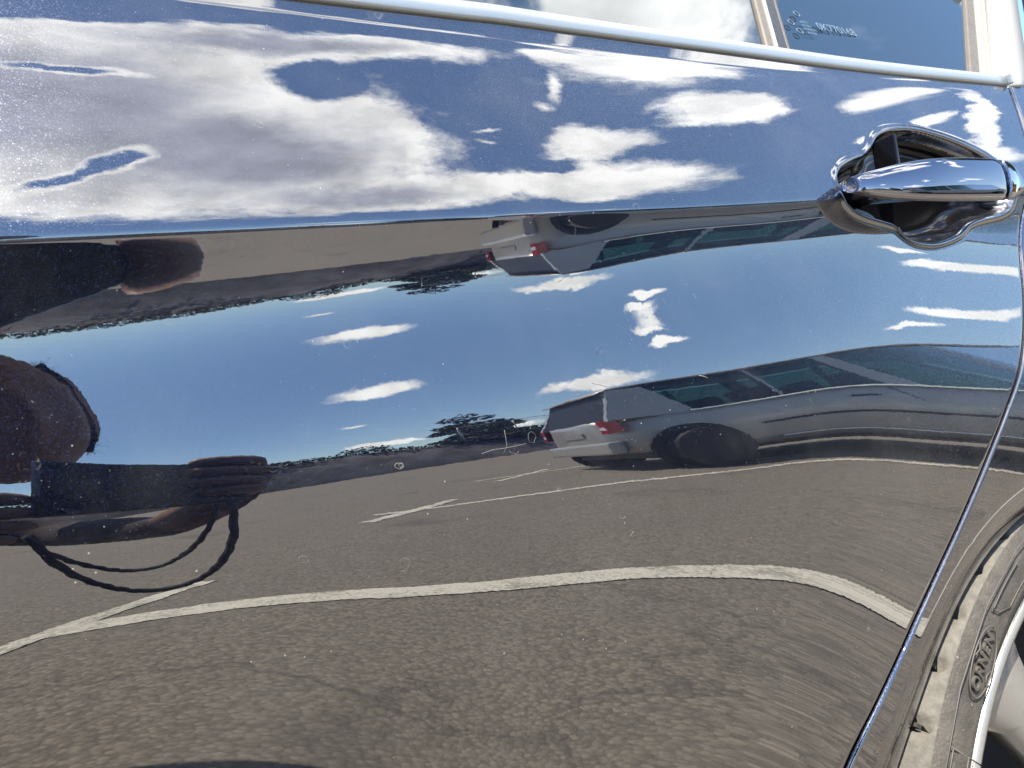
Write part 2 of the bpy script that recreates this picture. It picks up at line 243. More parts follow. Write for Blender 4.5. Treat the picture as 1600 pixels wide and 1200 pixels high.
# ------------------------------------------------------------------ shape of the car's side
# tilt of the side (rad*1e4) on a grid of cubic spline knots: rows along the car, columns from sill to crease
GT="""2369 2149 1933 1720 1510 1304 1101 901 705 512 322 136 -47 -226 -403 -575 -745 -910 -1073 -1231 -1386 -1538 -1685 -1829 -1969 -2104 -2236 -2363 -2486 -2605 -2719 -2828 -2932 -3031 -3125 -3213 -3296 -3373 -3445 -3510 -3569 -3621 -3667 -3706 -3738 -3764 -3781 -3792 -3795 -3790 -3778 -3758 -3730 -3693 -3649 -3597 -3536 -3468 -3391 -3306 -3212 -3111 -3001 -2883 -2757 -2623 -2481 -2332 -2174 -2009 -1836 -1655 -1467 -1279 -1098 -930 -782 -659 -566 -507 -485 -504 -566 -672 -823 -1021 -1265 -1555 -1892
2357 2137 1920 1707 1497 1291 1089 890 694 503 314 130 -52 -229 -403 -574 -741 -905 -1064 -1221 -1373 -1523 -1668 -1810 -1947 -2081 -2212 -2338 -2460 -2578 -2691 -2801 -2905 -3006 -3101 -3191 -3276 -3356 -3430 -3498 -3560 -3616 -3666 -3709 -3746 -3775 -3797 -3811 -3818 -3817 -3808 -3791 -3766 -3732 -3689 -3638 -3578 -3509 -3432 -3345 -3250 -3145 -3032 -2910 -2779 -2639 -2491 -2334 -2168 -1994 -1812 -1622 -1423 -1225 -1035 -861 -709 -585 -495 -442 -430 -461 -538 -661 -831 -1050 -1318 -1633 -1998
2357 2132 1911 1694 1481 1272 1068 867 671 479 291 108 -72 -247 -419 -586 -750 -909 -1065 -1217 -1364 -1508 -1649 -1785 -1918 -2047 -2173 -2295 -2413 -2528 -2639 -2746 -2849 -2948 -3044 -3135 -3222 -3304 -3382 -3455 -3523 -3586 -3642 -3693 -3738 -3776 -3807 -3831 -3847 -3856 -3856 -3847 -3830 -3803 -3766 -3720 -3663 -3596 -3519 -3430 -3331 -3221 -3100 -2968 -2826 -2672 -2507 -2331 -2145 -1949 -1742 -1524 -1297 -1073 -863 -679 -527 -415 -346 -323 -346 -416 -531 -690 -892 -1135 -1420 -1746 -2113
2392 2153 1920 1692 1470 1253 1041 834 633 437 246 60 -121 -296 -466 -632 -792 -947 -1098 -1244 -1385 -1522 -1654 -1782 -1906 -2025 -2141 -2253 -2361 -2466 -2567 -2665 -2760 -2851 -2940 -3025 -3108 -3187 -3263 -3336 -3406 -3472 -3534 -3593 -3646 -3696 -3740 -3778 -3810 -3836 -3854 -3864 -3866 -3857 -3839 -3809 -3768 -3713 -3645 -3563 -3465 -3351 -3221 -3073 -2907 -2723 -2521 -2300 -2060 -1801 -1524 -1229 -915 -612 -344 -133 5 62 36 -67 -233 -445 -684 -932 -1177 -1410 -1626 -1825 -2007
2464 2207 1956 1712 1474 1243 1017 799 587 381 181 -12 -198 -379 -553 -721 -882 -1037 -1186 -1329 -1466 -1597 -1723 -1842 -1956 -2065 -2168 -2267 -2360 -2449 -2534 -2614 -2690 -2763 -2832 -2897 -2960 -3019 -3076 -3131 -3182 -3231 -3278 -3322 -3363 -3402 -3437 -3468 -3495 -3518 -3534 -3544 -3547 -3541 -3525 -3498 -3458 -3404 -3334 -3246 -3139 -3010 -2860 -2686 -2488 -2264 -2015 -1739 -1436 -1107 -752 -371 35 433 791 1072 1236 1247 1080 737 251 -314 -883 -1385 -1763 -1978 -2013 -1869 -1545
2559 2279 2005 1739 1480 1229 984 747 517 294 79 -129 -330 -523 -709 -887 -1058 -1221 -1376 -1523 -1663 -1794 -1918 -2033 -2140 -2238 -2328 -2410 -2482 -2547 -2603 -2650 -2689 -2720 -2742 -2756 -2763 -2762 -2754 -2739 -2717 -2690 -2656 -2618 -2575 -2528 -2477 -2423 -2367 -2308 -2247 -2185 -2120 -2054 -1986 -1914 -1839 -1760 -1675 -1583 -1483 -1375 -1258 -1131 -993 -845 -687 -518 -339 -150 48 256 473 709 967 1221 1427 1527 1465 1204 752 155 -506 -1132 -1629 -1923 -1985 -1814 -1409
2353 2100 1852 1611 1376 1147 924 707 496 291 92 -101 -287 -468 -642 -810 -971 -1126 -1274 -1415 -1549 -1676 -1796 -1908 -2013 -2109 -2198 -2279 -2351 -2414 -2469 -2514 -2551 -2578 -2596 -2605 -2605 -2595 -2576 -2549 -2512 -2468 -2416 -2356 -2290 -2218 -2141 -2060 -1976 -1890 -1802 -1713 -1624 -1536 -1447 -1359 -1271 -1182 -1091 -999 -903 -802 -696 -582 -461 -330 -189 -38 124 298 483 679 886 1083 1248 1362 1406 1364 1218 956 577 96 -452 -1014 -1523 -1926 -2196 -2335 -2341
1788 1612 1440 1272 1108 948 793 642 495 352 213 78 -52 -178 -300 -418 -532 -641 -746 -847 -943 -1034 -1121 -1203 -1279 -1351 -1417 -1477 -1532 -1579 -1621 -1655 -1682 -1701 -1713 -1716 -1710 -1696 -1673 -1641 -1601 -1551 -1494 -1429 -1358 -1282 -1201 -1118 -1033 -949 -865 -784 -706 -630 -557 -486 -417 -349 -280 -209 -135 -55 31 126 229 343 468 604 751 909 1077 1256 1443 1604 1714 1767 1762 1700 1581 1394 1129 775 325 -220 -854 -1567 -2352 -3209 -4137
1073 983 897 815 737 663 592 526 464 405 351 301 254 212 174 140 110 84 63 45 32 24 19 18 22 30 41 56 75 97 122 150 179 211 244 277 311 344 376 407 435 460 481 498 510 517 518 514 505 490 470 447 421 393 367 342 322 308 303 307 324 354 399 459 535 628 736 859 998 1150 1317 1496 1688 1859 1987 2055 2053 1973 1814 1570 1241 827 327 -258 -927 -1680 -2514 -3432 -4431
310 336 364 393 423 454 486 519 554 590 626 664 703 742 783 824 866 908 950 993 1035 1077 1118 1158 1196 1233 1268 1299 1328 1353 1374 1391 1402 1409 1409 1404 1392 1374 1349 1318 1281 1238 1190 1137 1081 1023 964 906 851 799 754 717 689 672 667 675 697 733 784 848 925 1013 1110 1213 1320 1427 1531 1629 1719 1798 1866 1920 1961 1974 1956 1910 1838 1738 1605 1427 1190 881 489 6 -574 -1252 -2030 -2907 -3883
-147 -25 93 207 317 423 526 624 719 809 896 979 1057 1132 1202 1268 1329 1386 1438 1486 1528 1566 1598 1625 1647 1663 1674 1680 1680 1675 1664 1649 1629 1604 1575 1543 1507 1468 1428 1386 1343 1301 1260 1221 1184 1152 1125 1104 1089 1082 1084 1095 1116 1148 1190 1243 1306 1380 1463 1555 1653 1757 1863 1970 2073 2171 2259 2336 2397 2440 2466 2472 2458 2400 2292 2137 1940 1708 1446 1153 828 469 76 -354 -821 -1327 -1873 -2459 -3085
-135 -8 115 233 347 455 560 659 754 844 929 1010 1087 1158 1225 1288 1346 1399 1448 1493 1534 1570 1603 1632 1658 1680 1699 1715 1728 1739 1749 1756 1763 1768 1773 1778 1783 1789 1796 1804 1814 1827 1842 1859 1880 1904 1931 1961 1995 2033 2073 2117 2164 2212 2263 2315 2368 2421 2473 2523 2571 2615 2655 2688 2715 2733 2742 2741 2728 2703 2665 2615 2551 2449 2295 2081 1809 1482 1113 712 294 -129 -547 -952 -1345 -1724 -2092 -2447 -2791
43 128 212 294 374 452 528 603 675 746 816 883 949 1013 1075 1136 1195 1253 1309 1364 1418 1470 1522 1572 1622 1670 1718 1766 1813 1859 1905 1951 1996 2042 2087 2132 2177 2222 2267 2311 2356 2400 2443 2486 2528 2569 2608 2647 2683 2717 2749 2778 2805 2827 2846 2861 2871 2876 2875 2869 2856 2837 2811 2777 2736 2687 2629 2562 2487 2403 2309 2205 2093 1960 1799 1606 1379 1118 825 504 159 -205 -584 -975 -1376 -1787 -2208 -2637 -3076
95 165 235 303 372 439 506 573 638 704 768 832 896 959 1021 1083 1145 1206 1266 1327 1386 1446 1505 1564 1622 1680 1738 1796 1853 1910 1967 2023 2079 2134 2189 2243 2296 2349 2400 2451 2500 2547 2593 2637 2679 2719 2756 2790 2821 2849 2873 2893 2909 2921 2928 2929 2926 2917 2902 2881 2853 2819 2778 2730 2675 2612 2542 2464 2378 2284 2182 2071 1952 1819 1666 1490 1289 1061 805 522 211 -127 -490 -879 -1292 -1730 -2191 -2677 -3186
106 170 235 299 363 427 491 555 619 683 747 810 874 938 1001 1064 1128 1191 1254 1317 1380 1443 1506 1568 1631 1693 1755 1816 1878 1938 1999 2058 2117 2175 2233 2289 2344 2397 2450 2500 2549 2596 2641 2683 2722 2759 2793 2824 2851 2874 2894 2909 2920 2927 2928 2924 2916 2901 2881 2855 2823 2784 2740 2688 2630 2564 2492 2413 2326 2232 2131 2022 1905 1776 1629 1462 1272 1057 815 544 246 -83 -440 -827 -1243 -1689 -2164 -2669 -3203
105 168 230 293 356 419 483 546 610 673 737 801 865 929 994 1058 1122 1187 1252 1316 1381 1445 1510 1574 1638 1702 1766 1829 1892 1954 2015 2076 2136 2195 2253 2310 2365 2419 2471 2521 2569 2615 2659 2700 2738 2773 2805 2834 2859 2880 2897 2910 2918 2922 2921 2915 2904 2887 2865 2837 2803 2763 2717 2664 2605 2539 2467 2388 2301 2208 2108 2001 1886 1759 1616 1454 1268 1058 821 556 262 -63 -417 -803 -1220 -1667 -2146 -2657 -3198"""

XK = np.linspace(-.4, 1.1, 16); ZK = np.linspace(-.52, .10, 89); XF = np.linspace(-.4, 1.1, 61)
G = np.array([[float(a)/1e4 for a in l.split()] for l in GT.strip().splitlines()])
def _bs(f, n):
    f = np.clip(f, 1, n-2.0001); i = np.floor(f).astype(int); t = f-i
    return i, ((1-t)**3/6, (3*t**3-6*t**2+4)/6, (-3*t**3+3*t**2+3*t+1)/6, t**3/6), t
YAW = [(-.35, -.03), (0, 0.0), (.3, .0), (.5, .012), (.7, .035), (.9, .05), (1.05, .06)]
UPZ = [.0855, .0868, .088, .090, .095, .110, .130, .155, .175, .188, .194, .1970, .1995, .2020, .24]
UPV = [-.06, .10, .17, .205, .225, .26, .30, .345, .385, .43, .48, .52, .40, .31, .28]
def h0(x):
    xs = np.linspace(-.35, 1.05, 281); y = np.interp(xs, [a for a, b in YAW], [b for a, b in YAW])
    I = np.concatenate([[0], np.cumsum((y[1:]+y[:-1])/2*np.diff(xs))]); return np.interp(x, xs, I-np.interp(0, xs, I))
ZT = np.concatenate([np.arange(-.50, .07, .002), np.arange(.07, .1, .0004), np.arange(.1, .235, .0005)])
_X, _Z = np.meshgrid(XF, ZT, indexing='ij')
_i, _wx, _ = _bs((_X-XK[0])/(XK[1]-XK[0]), 16); _j, _wz, _ = _bs((np.minimum(_Z, .0835)-ZK[0])/(ZK[1]-ZK[0]), 89)
_low = sum(_wx[a]*_wz[b]*G[_i-1+a, _j-1+b] for a in range(4) for b in range(4))
_k = np.clip((_Z-.0835)/(.0868-.0835), 0, 1); _k = _k*_k*(3-2*_k)
PHI = _low*(1-_k)+np.interp(_Z, [.0835]+UPZ, [.10]+UPV)*_k
_I = np.zeros_like(PHI); _I[:, 1:] = np.cumsum((PHI[:, 1:]+PHI[:, :-1])/2*np.diff(ZT), axis=1); _I -= _I[:, np.searchsorted(ZT, -.03)][:, None]
HT = -_I+h0(XF)[:, None]
def side_h(x, z):
    """how far the side stands out (towards -y) at x, height z above the camera's level"""
    x = np.asarray(x, float); z = np.asarray(z, float)
    i, w_, _ = _bs((x-XF[0])/(XF[1]-XF[0]), len(XF))
    j = np.clip(np.searchsorted(ZT, z)-1, 0, len(ZT)-2); b = np.clip((z-ZT[j])/(ZT[j+1]-ZT[j]), 0, 1)
    return sum(w_[a]*(HT[i-1+a, j]*(1-b)+HT[i-1+a, j+1]*b) for a in range(4))
def catmull(P, n, closed=True):
    P = np.array(P, float); m = len(P); out = []
    for i in range(m if closed else m-1):
        if closed: p0, p1, p2, p3 = P[i-1], P[i], P[(i+1) % m], P[(i+2) % m]
        else: p0, p1, p2, p3 = P[max(i-1, 0)], P[i], P[i+1], P[min(i+2, m-1)]
        for k in range(n):
            t = k/n; out.append(.5*((2*p1)+(-p0+p2)*t+(2*p0-5*p1+4*p2-p3)*t*t+(-p0+3*p1-3*p2+p3)*t**3))
    if not closed: out.append(P[-1])
    return np.array(out)
def sdf(px, pz, poly):
    """signed distance, positive inside"""
    d2 = np.full(px.shape, 1e9); ins = np.zeros(px.shape, bool); n = len(poly)
    for a in range(n):
        x1, z1 = poly[a]; x2, z2 = poly[(a+1) % n]; ex, ez = x2-x1, z2-z1; L = ex*ex+ez*ez
        t = np.clip(((px-x1)*ex+(pz-z1)*ez)/L, 0, 1); d2 = np.minimum(d2, (px-x1-t*ex)**2+(pz-z1-t*ez)**2)
        if z1 != z2: ins ^= ((z1 > pz) != (z2 > pz)) & (px < (x2-x1)*(pz-z1)/(z2-z1)+x1)
    return np.where(ins, 1, -1)*np.sqrt(d2)
# outline of the finger cup behind the handle
CUP = catmull([(.4738, .0950), (.4775, .1030), (.4885, .1100), (.5070, .1155), (.5270, .1195), (.5400, .1260), (.5533, .1350), (.5724, .1412), (.5948, .1431), (.6154, .1420), (.6355, .1380), (.6560, .1320), (.6760, .1240), (.6950, .1130), (.7090, .1000), (.7140, .0870), (.7120, .0750), (.7014, .0668), (.6825, .0635), (.6560, .0620), (.6370, .0590), (.6191, .0521), (.5977, .0484), (.5764, .0474), (.5545, .0506), (.5423, .0561), (.5328, .0642), (.5214, .0678), (.4983, .0733), (.4834, .0786), (.4742, .0856)], 4)
EDGE = [(0.9, 0.3), (0.845, 0.235), (0.8189, 0.1906), (0.7858, 0.14), (0.7283, 0.0625), (0.683, -0.004), (0.6234, -0.0576), (0.5725, -0.0891), (0.5379, -0.1104), (0.5094, -0.1289), (0.4779, -0.149), (0.4482, -0.1674), (0.4216, -0.1843), (0.4037, -0.1965), (0.3673, -0.2237), (0.3338, -0.2537), (0.2938, -0.3087), (0.2678, -0.3737), (0.2578, -0.4437), (0.2568, -0.5137)]
_E = catmull(EDGE, 8, False)
def edge_x(z): return np.interp(z, _E[::-1, 1], _E[::-1, 0])
BELT = [(-1.5, .196), (-.5, .2040), (.1245, .2094), (.2471, .2122), (.3600, .2126), (.4842, .2105), (.65, .2045), (.815, .1962), (.90, .1915)]
_B = catmull(BELT, 6, False)
def belt_z(x): return np.interp(x, _B[:, 0], _B[:, 1])
WC = (.612, -.46); WR = .296               # wheel centre (x, z relative to the camera) and tyre radius
ARCH_R = .2968
def fold(x, z):
    """roll of the panel into the wheel arch"""
    r = np.hypot(x-WC[0], z-WC[1])-ARCH_R; t = np.clip(1-r/.030, 0, 2)
    return .010*t**2.1

car = thing('car', 'dark navy car parked beside the bay line, seen close along its rear door', 'car', (0, 0, 0))
HR = HC
def grid_obj(name, X, Y, Z, mat_, parent, flip=False):
    """X,Y,Z arrays rows x columns"""
    nr, nc = X.shape; V = np.stack([X, Y, Z+HR], -1).reshape(-1, 3)
    a = (np.arange(nr-1)[:, None]*nc+np.arange(nc-1)[None]).ravel()
    Fq = np.stack([a, a+1, a+nc+1, a+nc], 1)
    if flip: Fq = Fq[:, ::-1]
    me = bpy.data.meshes.new(name); me.vertices.add(len(V)); me.vertices.foreach_set('co', V.ravel().astype(np.float32))
    me.loops.add(Fq.size); me.loops.foreach_set('vertex_index', Fq.ravel().astype(np.int32))
    me.polygons.add(len(Fq)); me.polygons.foreach_set('loop_start', (np.arange(len(Fq))*4).astype(np.int32)); me.polygons.foreach_set('loop_total', np.full(len(Fq), 4, np.int32))
    me.polygons.foreach_set('use_smooth', np.ones(len(Fq), bool)); me.update(calc_edges=True); me.validate(); me.materials.append(mat_)
    o = bpy.data.objects.new(name, me); return link(o, parent)
zr = np.concatenate([np.arange(-.46, -.25, .006), np.arange(-.25, .035, .0025), np.arange(.035, .0780, .0011), np.arange(.0780, .0920, .00045), np.arange(.0920, .150, .0011), np.arange(.150, .190, .0022), np.arange(.190, .2161, .0009)])
def uniq(a):
    a = np.sort(a); return a[np.concatenate([[True], np.diff(a) > 2e-5+2e-4*(np.abs(a[1:]+.1630) > 1e-3)])]
zr = uniq(zr)
def zmap(z, x):
    """upper rows follow the belt line"""
    top = belt_z(x)+.006; t = np.clip((z-.150)/(.216-.150), 0, 1); return z+t*t*(top-.216)
def side_panel(name, xs_of, cup=False, roll_l=True, roll_r=True, foldit=True):
    X = xs_of(zr)                                   # rows x cols
    Zr = np.repeat(zr[:, None], X.shape[1], 1); Zz = zmap(Zr, X)
    H = side_h(X, Zz)
    if foldit: H = H-fold(X, Zz)
    if cup:
        d = np.full(X.shape, -1.0); msk = (X > .455) & (X < .735) & (Zz > .03) & (Zz < .16); d[msk] = sdf(X[msk], Zz[msk], CUP)
        t = np.clip((d+.0012)/.020, 0, 1); dep = .021*(1-(1-t)**2.6)
        rim = .0011*np.exp(-((d+.0030)/.0022)**2)
        H = H-dep*np.clip((d+.0012)/.0025, 0, 1)+rim
    # rounded edges: the sheet turns in at its ends
    for side, on in ((0, roll_l), (-1, roll_r)):
        if not on: continue
        dx = np.abs(X-X[:, side][:, None]); t = np.clip(1-dx/.0032, 0, 1); H = H-.0032*(1-np.sqrt(np.clip(1-t*t, 0, 1)))
    Y = -H
    # turned-in flanges
    if roll_r: X = np.concatenate([X, X[:, -1:], X[:, -1:]-.001], 1); Y = np.concatenate([Y, Y[:, -1:]+.012, Y[:, -1:]+.03], 1); Zz = np.concatenate([Zz, Zz[:, -1:], Zz[:, -1:]], 1)
    if roll_l: X = np.concatenate([X[:, :1]+.001, X[:, :1], X], 1); Y = np.concatenate([Y[:, :1]+.03, Y[:, :1]+.012, Y], 1); Zz = np.concatenate([Zz[:, :1], Zz[:, :1], Zz], 1)
    o = grid_obj(name, X, Y, Zz, PAINT, car)
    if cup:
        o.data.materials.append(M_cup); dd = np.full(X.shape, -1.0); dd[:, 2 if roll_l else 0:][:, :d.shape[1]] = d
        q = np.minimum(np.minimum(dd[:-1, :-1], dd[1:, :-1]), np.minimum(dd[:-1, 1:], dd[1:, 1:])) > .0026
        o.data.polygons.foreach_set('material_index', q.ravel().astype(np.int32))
    return o
M_cup = mat('cup_shade_black', (.004, .004, .005), .10, ior=1.28)  # near-black and dull: puts the shade inside the finger cup into the colour
XL = -.33
def door_x(z):
    xe = edge_x(z)-.0015
    # columns: even over the left, finer round the handle, very fine at the edge
    s = np.concatenate([np.linspace(0, .62, 190, endpoint=False), np.linspace(.62, .955, 300, endpoint=False), np.linspace(.955, .9968, 16, endpoint=False), .9968+.0032*np.sin(np.linspace(0, 1, 10)*math.pi/2)])
    return XL+.004+(xe[:, None]-XL-.004)*s[None]
door = side_panel('rear_door', door_x, cup=True); door['label'] = 'navy rear door mirroring sky, parked van and asphalt'
def front_x(z):
    s = np.concatenate([np.linspace(0, .99, 60, endpoint=False), .99+.01*np.sin(np.linspace(0, 1, 8)*math.pi/2)]); return np.repeat((-1.30+(XL-.002+1.30)*s)[None], len(z), 0)
fd = side_panel('front_door', front_x, roll_l=False, foldit=False)
def quarter_x(z):
    xe = edge_x(z)+.0025
    # right boundary: the wheel arch, or the far end above it
    dz = z-WC[1]; inside = dz < ARCH_R+.0004
    xa = np.where(inside, WC[0]-np.sqrt(np.clip(ARCH_R**2-dz**2, 0, None)), 1.30)
    # above the arch the panel reaches back to x = 1.3
    s = 1-np.cos(np.linspace(0, 1, 90)*math.pi/2)
    return xe[:, None]+(np.maximum(xa, xe+.004)[:, None]-xe[:, None])*s[None]
_zr = zr; 
zr = np.concatenate([np.arange(-.46, -.1650, .0028), [-.16302, -.16298], np.arange(-.1628, -.08, .0012), np.arange(-.08, .0780, .003), np.arange(.0780, .0920, .0006), np.arange(.0920, .190, .003), np.arange(.190, .2161, .0012)])
zr = uniq(zr)
# columns of the quarter panel follow (row-wise) the arch; above it they run on to the tail
lo = zr < -.1630
def q_low(z): return quarter_x(z)
_all = zr; zr = _all[lo]; ql = side_panel('arch_panel', q_low, roll_r=False); zr = _all[~lo]; 
def q_up(z):
    xe = edge_x(z)+.0025; s = np.linspace(0, 1, 240)**1.3; return xe[:, None]+(1.30-xe[:, None])*s[None]
qu = side_panel('quarter_panel', q_up, roll_r=False); zr = _zr
# arch lip turned in towards the wheel
al = np.linspace(R(205), R(-20), 90)
def lip_pt(a, r, dy):
    x = WC[0]+math.cos(a)*ARCH_R; z = WC[1]+math.sin(a)*ARCH_R
    y = -(float(side_h(x, z))-float(fold(x, z)))
    return (WC[0]+math.cos(a)*r, y+dy, z+(r-ARCH_R)*math.sin(a)+HR)
loft('arch_lip', [[lip_pt(a, ARCH_R+.0006, .0), lip_pt(a, ARCH_R-.0006, .002), lip_pt(a, ARCH_R-.002, .02), lip_pt(a, ARCH_R+.004, .02)] for a in al], PAINT, car, True, True)
loft('wheel_housing', [[lip_pt(a, ARCH_R+.006, .012), lip_pt(a, ARCH_R+.03, .05), lip_pt(a, ARCH_R+.03, .40)] for a in al], M_black, car, False, False)
box('sill', (-.40, .03, .262), (1.30, .10, .10), PAINT, car, bev=.02)
box('floor_pan', (-.2, .95, .27), (2.9, 1.70, .10), M_dark, car)
box('cabin_lining', (-.05, .55, .68), (2.5, .05, .70), M_dark, car)

# ---- dried splashes on the door
M_splash = mat('dried_splash', (.17, .165, .15), .8)
for pts_, r_ in [([(0.1417, -0.0215), (0.1477, -0.0211), (0.1543, -0.0218), (0.1598, -0.0221), (0.1654, -0.0222)], 0.00022), ([(0.1559, -0.0139), (0.1556, -0.0174), (0.1552, -0.0211), (0.1527, -0.0238)], 0.00018), ([(0.1715, -0.0206), (0.1704, -0.0215), (0.1696, -0.0227), (0.1685, -0.0225), (0.1675, -0.0221), (0.1671, -0.0208), (0.1673, -0.0196), (0.1678, -0.0182), (0.1688, -0.0176), (0.17, -0.0177), (0.1707, -0.0184), (0.1713, -0.0192), (0.1712, -0.0205)], 0.00013), ([(0.1053, -0.0181), (0.1048, -0.0185), (0.1041, -0.0188), (0.1031, -0.019), (0.1022, -0.0183), (0.1014, -0.0178), (0.1014, -0.0172), (0.1018, -0.0166), (0.1028, -0.0163), (0.1036, -0.0166), (0.1047, -0.0168), (0.1052, -0.0175), (0.1053, -0.0181)], 0.00025), ([(0.1048, -0.0177), (0.1046, -0.018), (0.1043, -0.0182), (0.1038, -0.0182), (0.1034, -0.018), (0.1033, -0.0177), (0.1031, -0.0173), (0.1033, -0.017), (0.1037, -0.0169), (0.1042, -0.0169), (0.1045, -0.0171), (0.1048, -0.0174), (0.1048, -0.0177)], 0.0002), ([(0.1606, -0.0247), (0.1601, -0.025), (0.1592, -0.0255), (0.1582, -0.0252), (0.1572, -0.0248), (0.1563, -0.0244), (0.156, -0.024), (0.156, -0.0233)], 0.00014), ([(0.2121, -0.0794), (0.215, -0.0776)], 0.0002), ([(0.2119, -0.0693), (0.211, -0.0697), (0.2104, -0.0698), (0.2096, -0.0696), (0.2089, -0.0694), (0.2084, -0.069), (0.2082, -0.0683)], 0.00018), ([(0.2847, -0.0109), (0.2874, -0.0117), (0.2907, -0.0134)], 0.0006), ([(0.2241, 0.013), (0.2236, 0.0123), (0.2221, 0.0119), (0.2212, 0.0124), (0.2202, 0.0131), (0.2208, 0.0139), (0.2213, 0.0149), (0.2226, 0.0151), (0.2236, 0.015), (0.2246, 0.0144)], 0.00014), ([(0.0606, -0.0434), (0.0597, -0.0443), (0.0583, -0.044), (0.057, -0.0433), (0.0569, -0.0422), (0.0572, -0.0414), (0.0588, -0.0414), (0.06, -0.0423), (0.0606, -0.0434)], 0.00012)]:
    tube('dried_splash', [(x, -float(side_h(x, z))-.0001, z+HR) for x, z in pts_], r_*.5, M_splash, door, 5)

# ---- belt trim, glass, frames
xs = np.concatenate([np.linspace(-1.3, .1, 24, endpoint=False), np.linspace(.1, .823, 50)])
def belt_pt(x): z = float(belt_z(x)); return (x, -float(side_h(x, z)), z+HR)
bp = [belt_pt(x) for x in xs]
T_ = .0107
prof = [(-.012, -.0003), (.0008, -.0003), (.0016, .0003), (.0022, .0012), (.0018, .0062), (.0016, T_-.0012), (.0002, T_), (-.012, T_)]
bt = sweep('belt_trim', bp, prof, M_chrome, car); bt['label'] = 'pale satin metal strip along the window sill'
box('trim_end_cap', (bp[-1][0]+.0016, bp[-1][1]-.0005, bp[-1][2]+T_/2), (.0030, .011, T_-.0006), M_chrome, car, bev=.001)
sweep('belt_seal', [(p[0], p[1]+.002, p[2]-.0008) for p in bp], [(-.012, -.0012), (.0010, -.0012), (.0010, .0018), (-.012, .0018)], M_black, car)
TB = .42
def glass_y(z, x): return -float(side_h(x, float(belt_z(x))))+.012+TB*(z-float(belt_z(x))-.008)
GTOP = .62
M_glass = mat('tinted_glass', (.012, .022, .030), .02, ior=2.1, noise=None)
def pane(name, xa, xb, off=0.0, n=24, mt=None, top=GTOP, lean=0.0, lean_b=None):
    V = []; Fc = []; lb = lean if lean_b is None else lean_b
    zs = np.linspace(0, 1, 8)
    for k in range(n+1):
        for s in zs:
            x0 = xa+(xb-xa)*k/n; zb = float(belt_z(x0))+.004; z = zb+(top-zb)*s; x = x0+(lean+(lb-lean)*k/n)*(z-zb)
            V.append((x, glass_y(z, x0)+off, z+HR))
    m_ = len(zs)
    for k in range(n):
        for s in range(m_-1): Fc.append((k*m_+s, k*m_+m_+s, k*m_+m_+s+1, k*m_+s+1))
    return mesh_obj(name, V, Fc, mt or M_glass, car, True)
def strip(name, xa, wd, off, mt, lean=0.0, thick=.006, top=GTOP, rnd=True):
    """upright strip standing on the belt trim"""
    rings = []
    for s in np.linspace(0, 1, 14):
        zb = float(belt_z(xa))+.004; z = zb+(top-zb)*s; x = xa+lean*(z-zb) if not callable(lean) else xa+lean(z-zb)
        y = glass_y(z, xa)-off
        rings.append([(x, y+thick, z+HR), (x, y+.0012, z+HR), (x+.0012, y, z+HR), (x+wd-.0012, y, z+HR), (x+wd, y+.0012, z+HR), (x+wd, y+thick, z+HR)])
    return loft(name, rings, mt, car, True, True, False)
pane('door_glass', -1.28, .5005, lean=.60)
pane('quarter_glass', .5285, .790, off=.001, lean=.60, lean_b=1.29)
strip('inner_seal', .4975, .0095, .0035, M_cream, .60)
strip('division_bar', .5070, .0035, .0050, M_white, .60)
strip('division_channel', .5105, .0172, .0015, M_grey, .60)
strip('glass_edge', .5277, .0010, .0016, M_cream, .60)
strip('frame_seal', .7795, .0195, .0030, M_cream, 1.29)
strip('frame_lip', .7990, .0040, .0055, M_white, 1.30)
strip('frame_channel', .8030, .0055, .0020, M_grey, 1.31)
strip('frame_gasket', .8085, .0030, .0050, M_white, 1.32)
strip('frame_channel', .8115, .0040, .0025, M_grey, 1.33)
# wide bright frame that closes the window behind, rounded at its foot
rings = []
for s in np.linspace(0, 1, 22):
    z0 = .1945; z = z0+(GTOP-z0)*s**1.6; k_ = min(1, (z-z0)/.022); xl = .8300+1.36*max(0, z-.2095)-.004*k_; wd = .030+.042*math.sin(k_*math.pi/2)
    y = -float(side_h(.82, .196))+.0015+.42*max(0, z-.200)
    rings.append([(xl-.004, y+.010, z+HR), (xl, y+.001, z+HR), (xl+wd*.10, y-.003, z+HR), (xl+wd*.45, y-.0050, z+HR), (xl+wd*.55, y-.0050, z+HR), (xl+wd*.9, y-.002, z+HR), (xl+wd, y+.003, z+HR), (xl+wd+.002, y+.012, z+HR)])
loft('window_frame', rings, M_white, car, True, True)
# etched marks on the quarter glass
M_etch = mat('etched_mark', (.09, .14, .19), .7)
def glass_M(x, z, rot=0.0):
    tz = Vector((0, -1, TB)).normalized(); tx = Vector((1, 0, 0)); tyv = tz.cross(tx)
    return Matrix.Translation((x, glass_y(z, .6)+.0006-.0012, z+HR))@Matrix((tx, tyv, tz)).transposed().to_4x4()@Matrix.Rotation(rot, 4, 'Z')
text_obj('etched_number', '0K770168', .0140, M_etch, car, glass_M(.640, .2655, R(-2)), .00005)
text_obj('etched_text', 'SAFETY', .0038, M_etch, car, glass_M(.5935, .2690, R(-2)), .00004)
for k_, t_ in enumerate(('43R-001', 'TEMPERED', 'AS2 M24')):
    text_obj('etched_text', t_, .0036, M_etch, car, glass_M(.5935, .2645-.0046*k_, R(-2)), .00004)
for (dx, dz) in ((.040, .2790), (.020, .2660), (.023, .2560)):
    M4 = glass_M(.553+dx, dz); tube('etched_ring', [M4@Vector((math.cos(t)*.0034, math.sin(t)*.0034, 0)) for t in np.linspace(0, 2*math.pi, 21)], .0005, M_etch, car, 4)
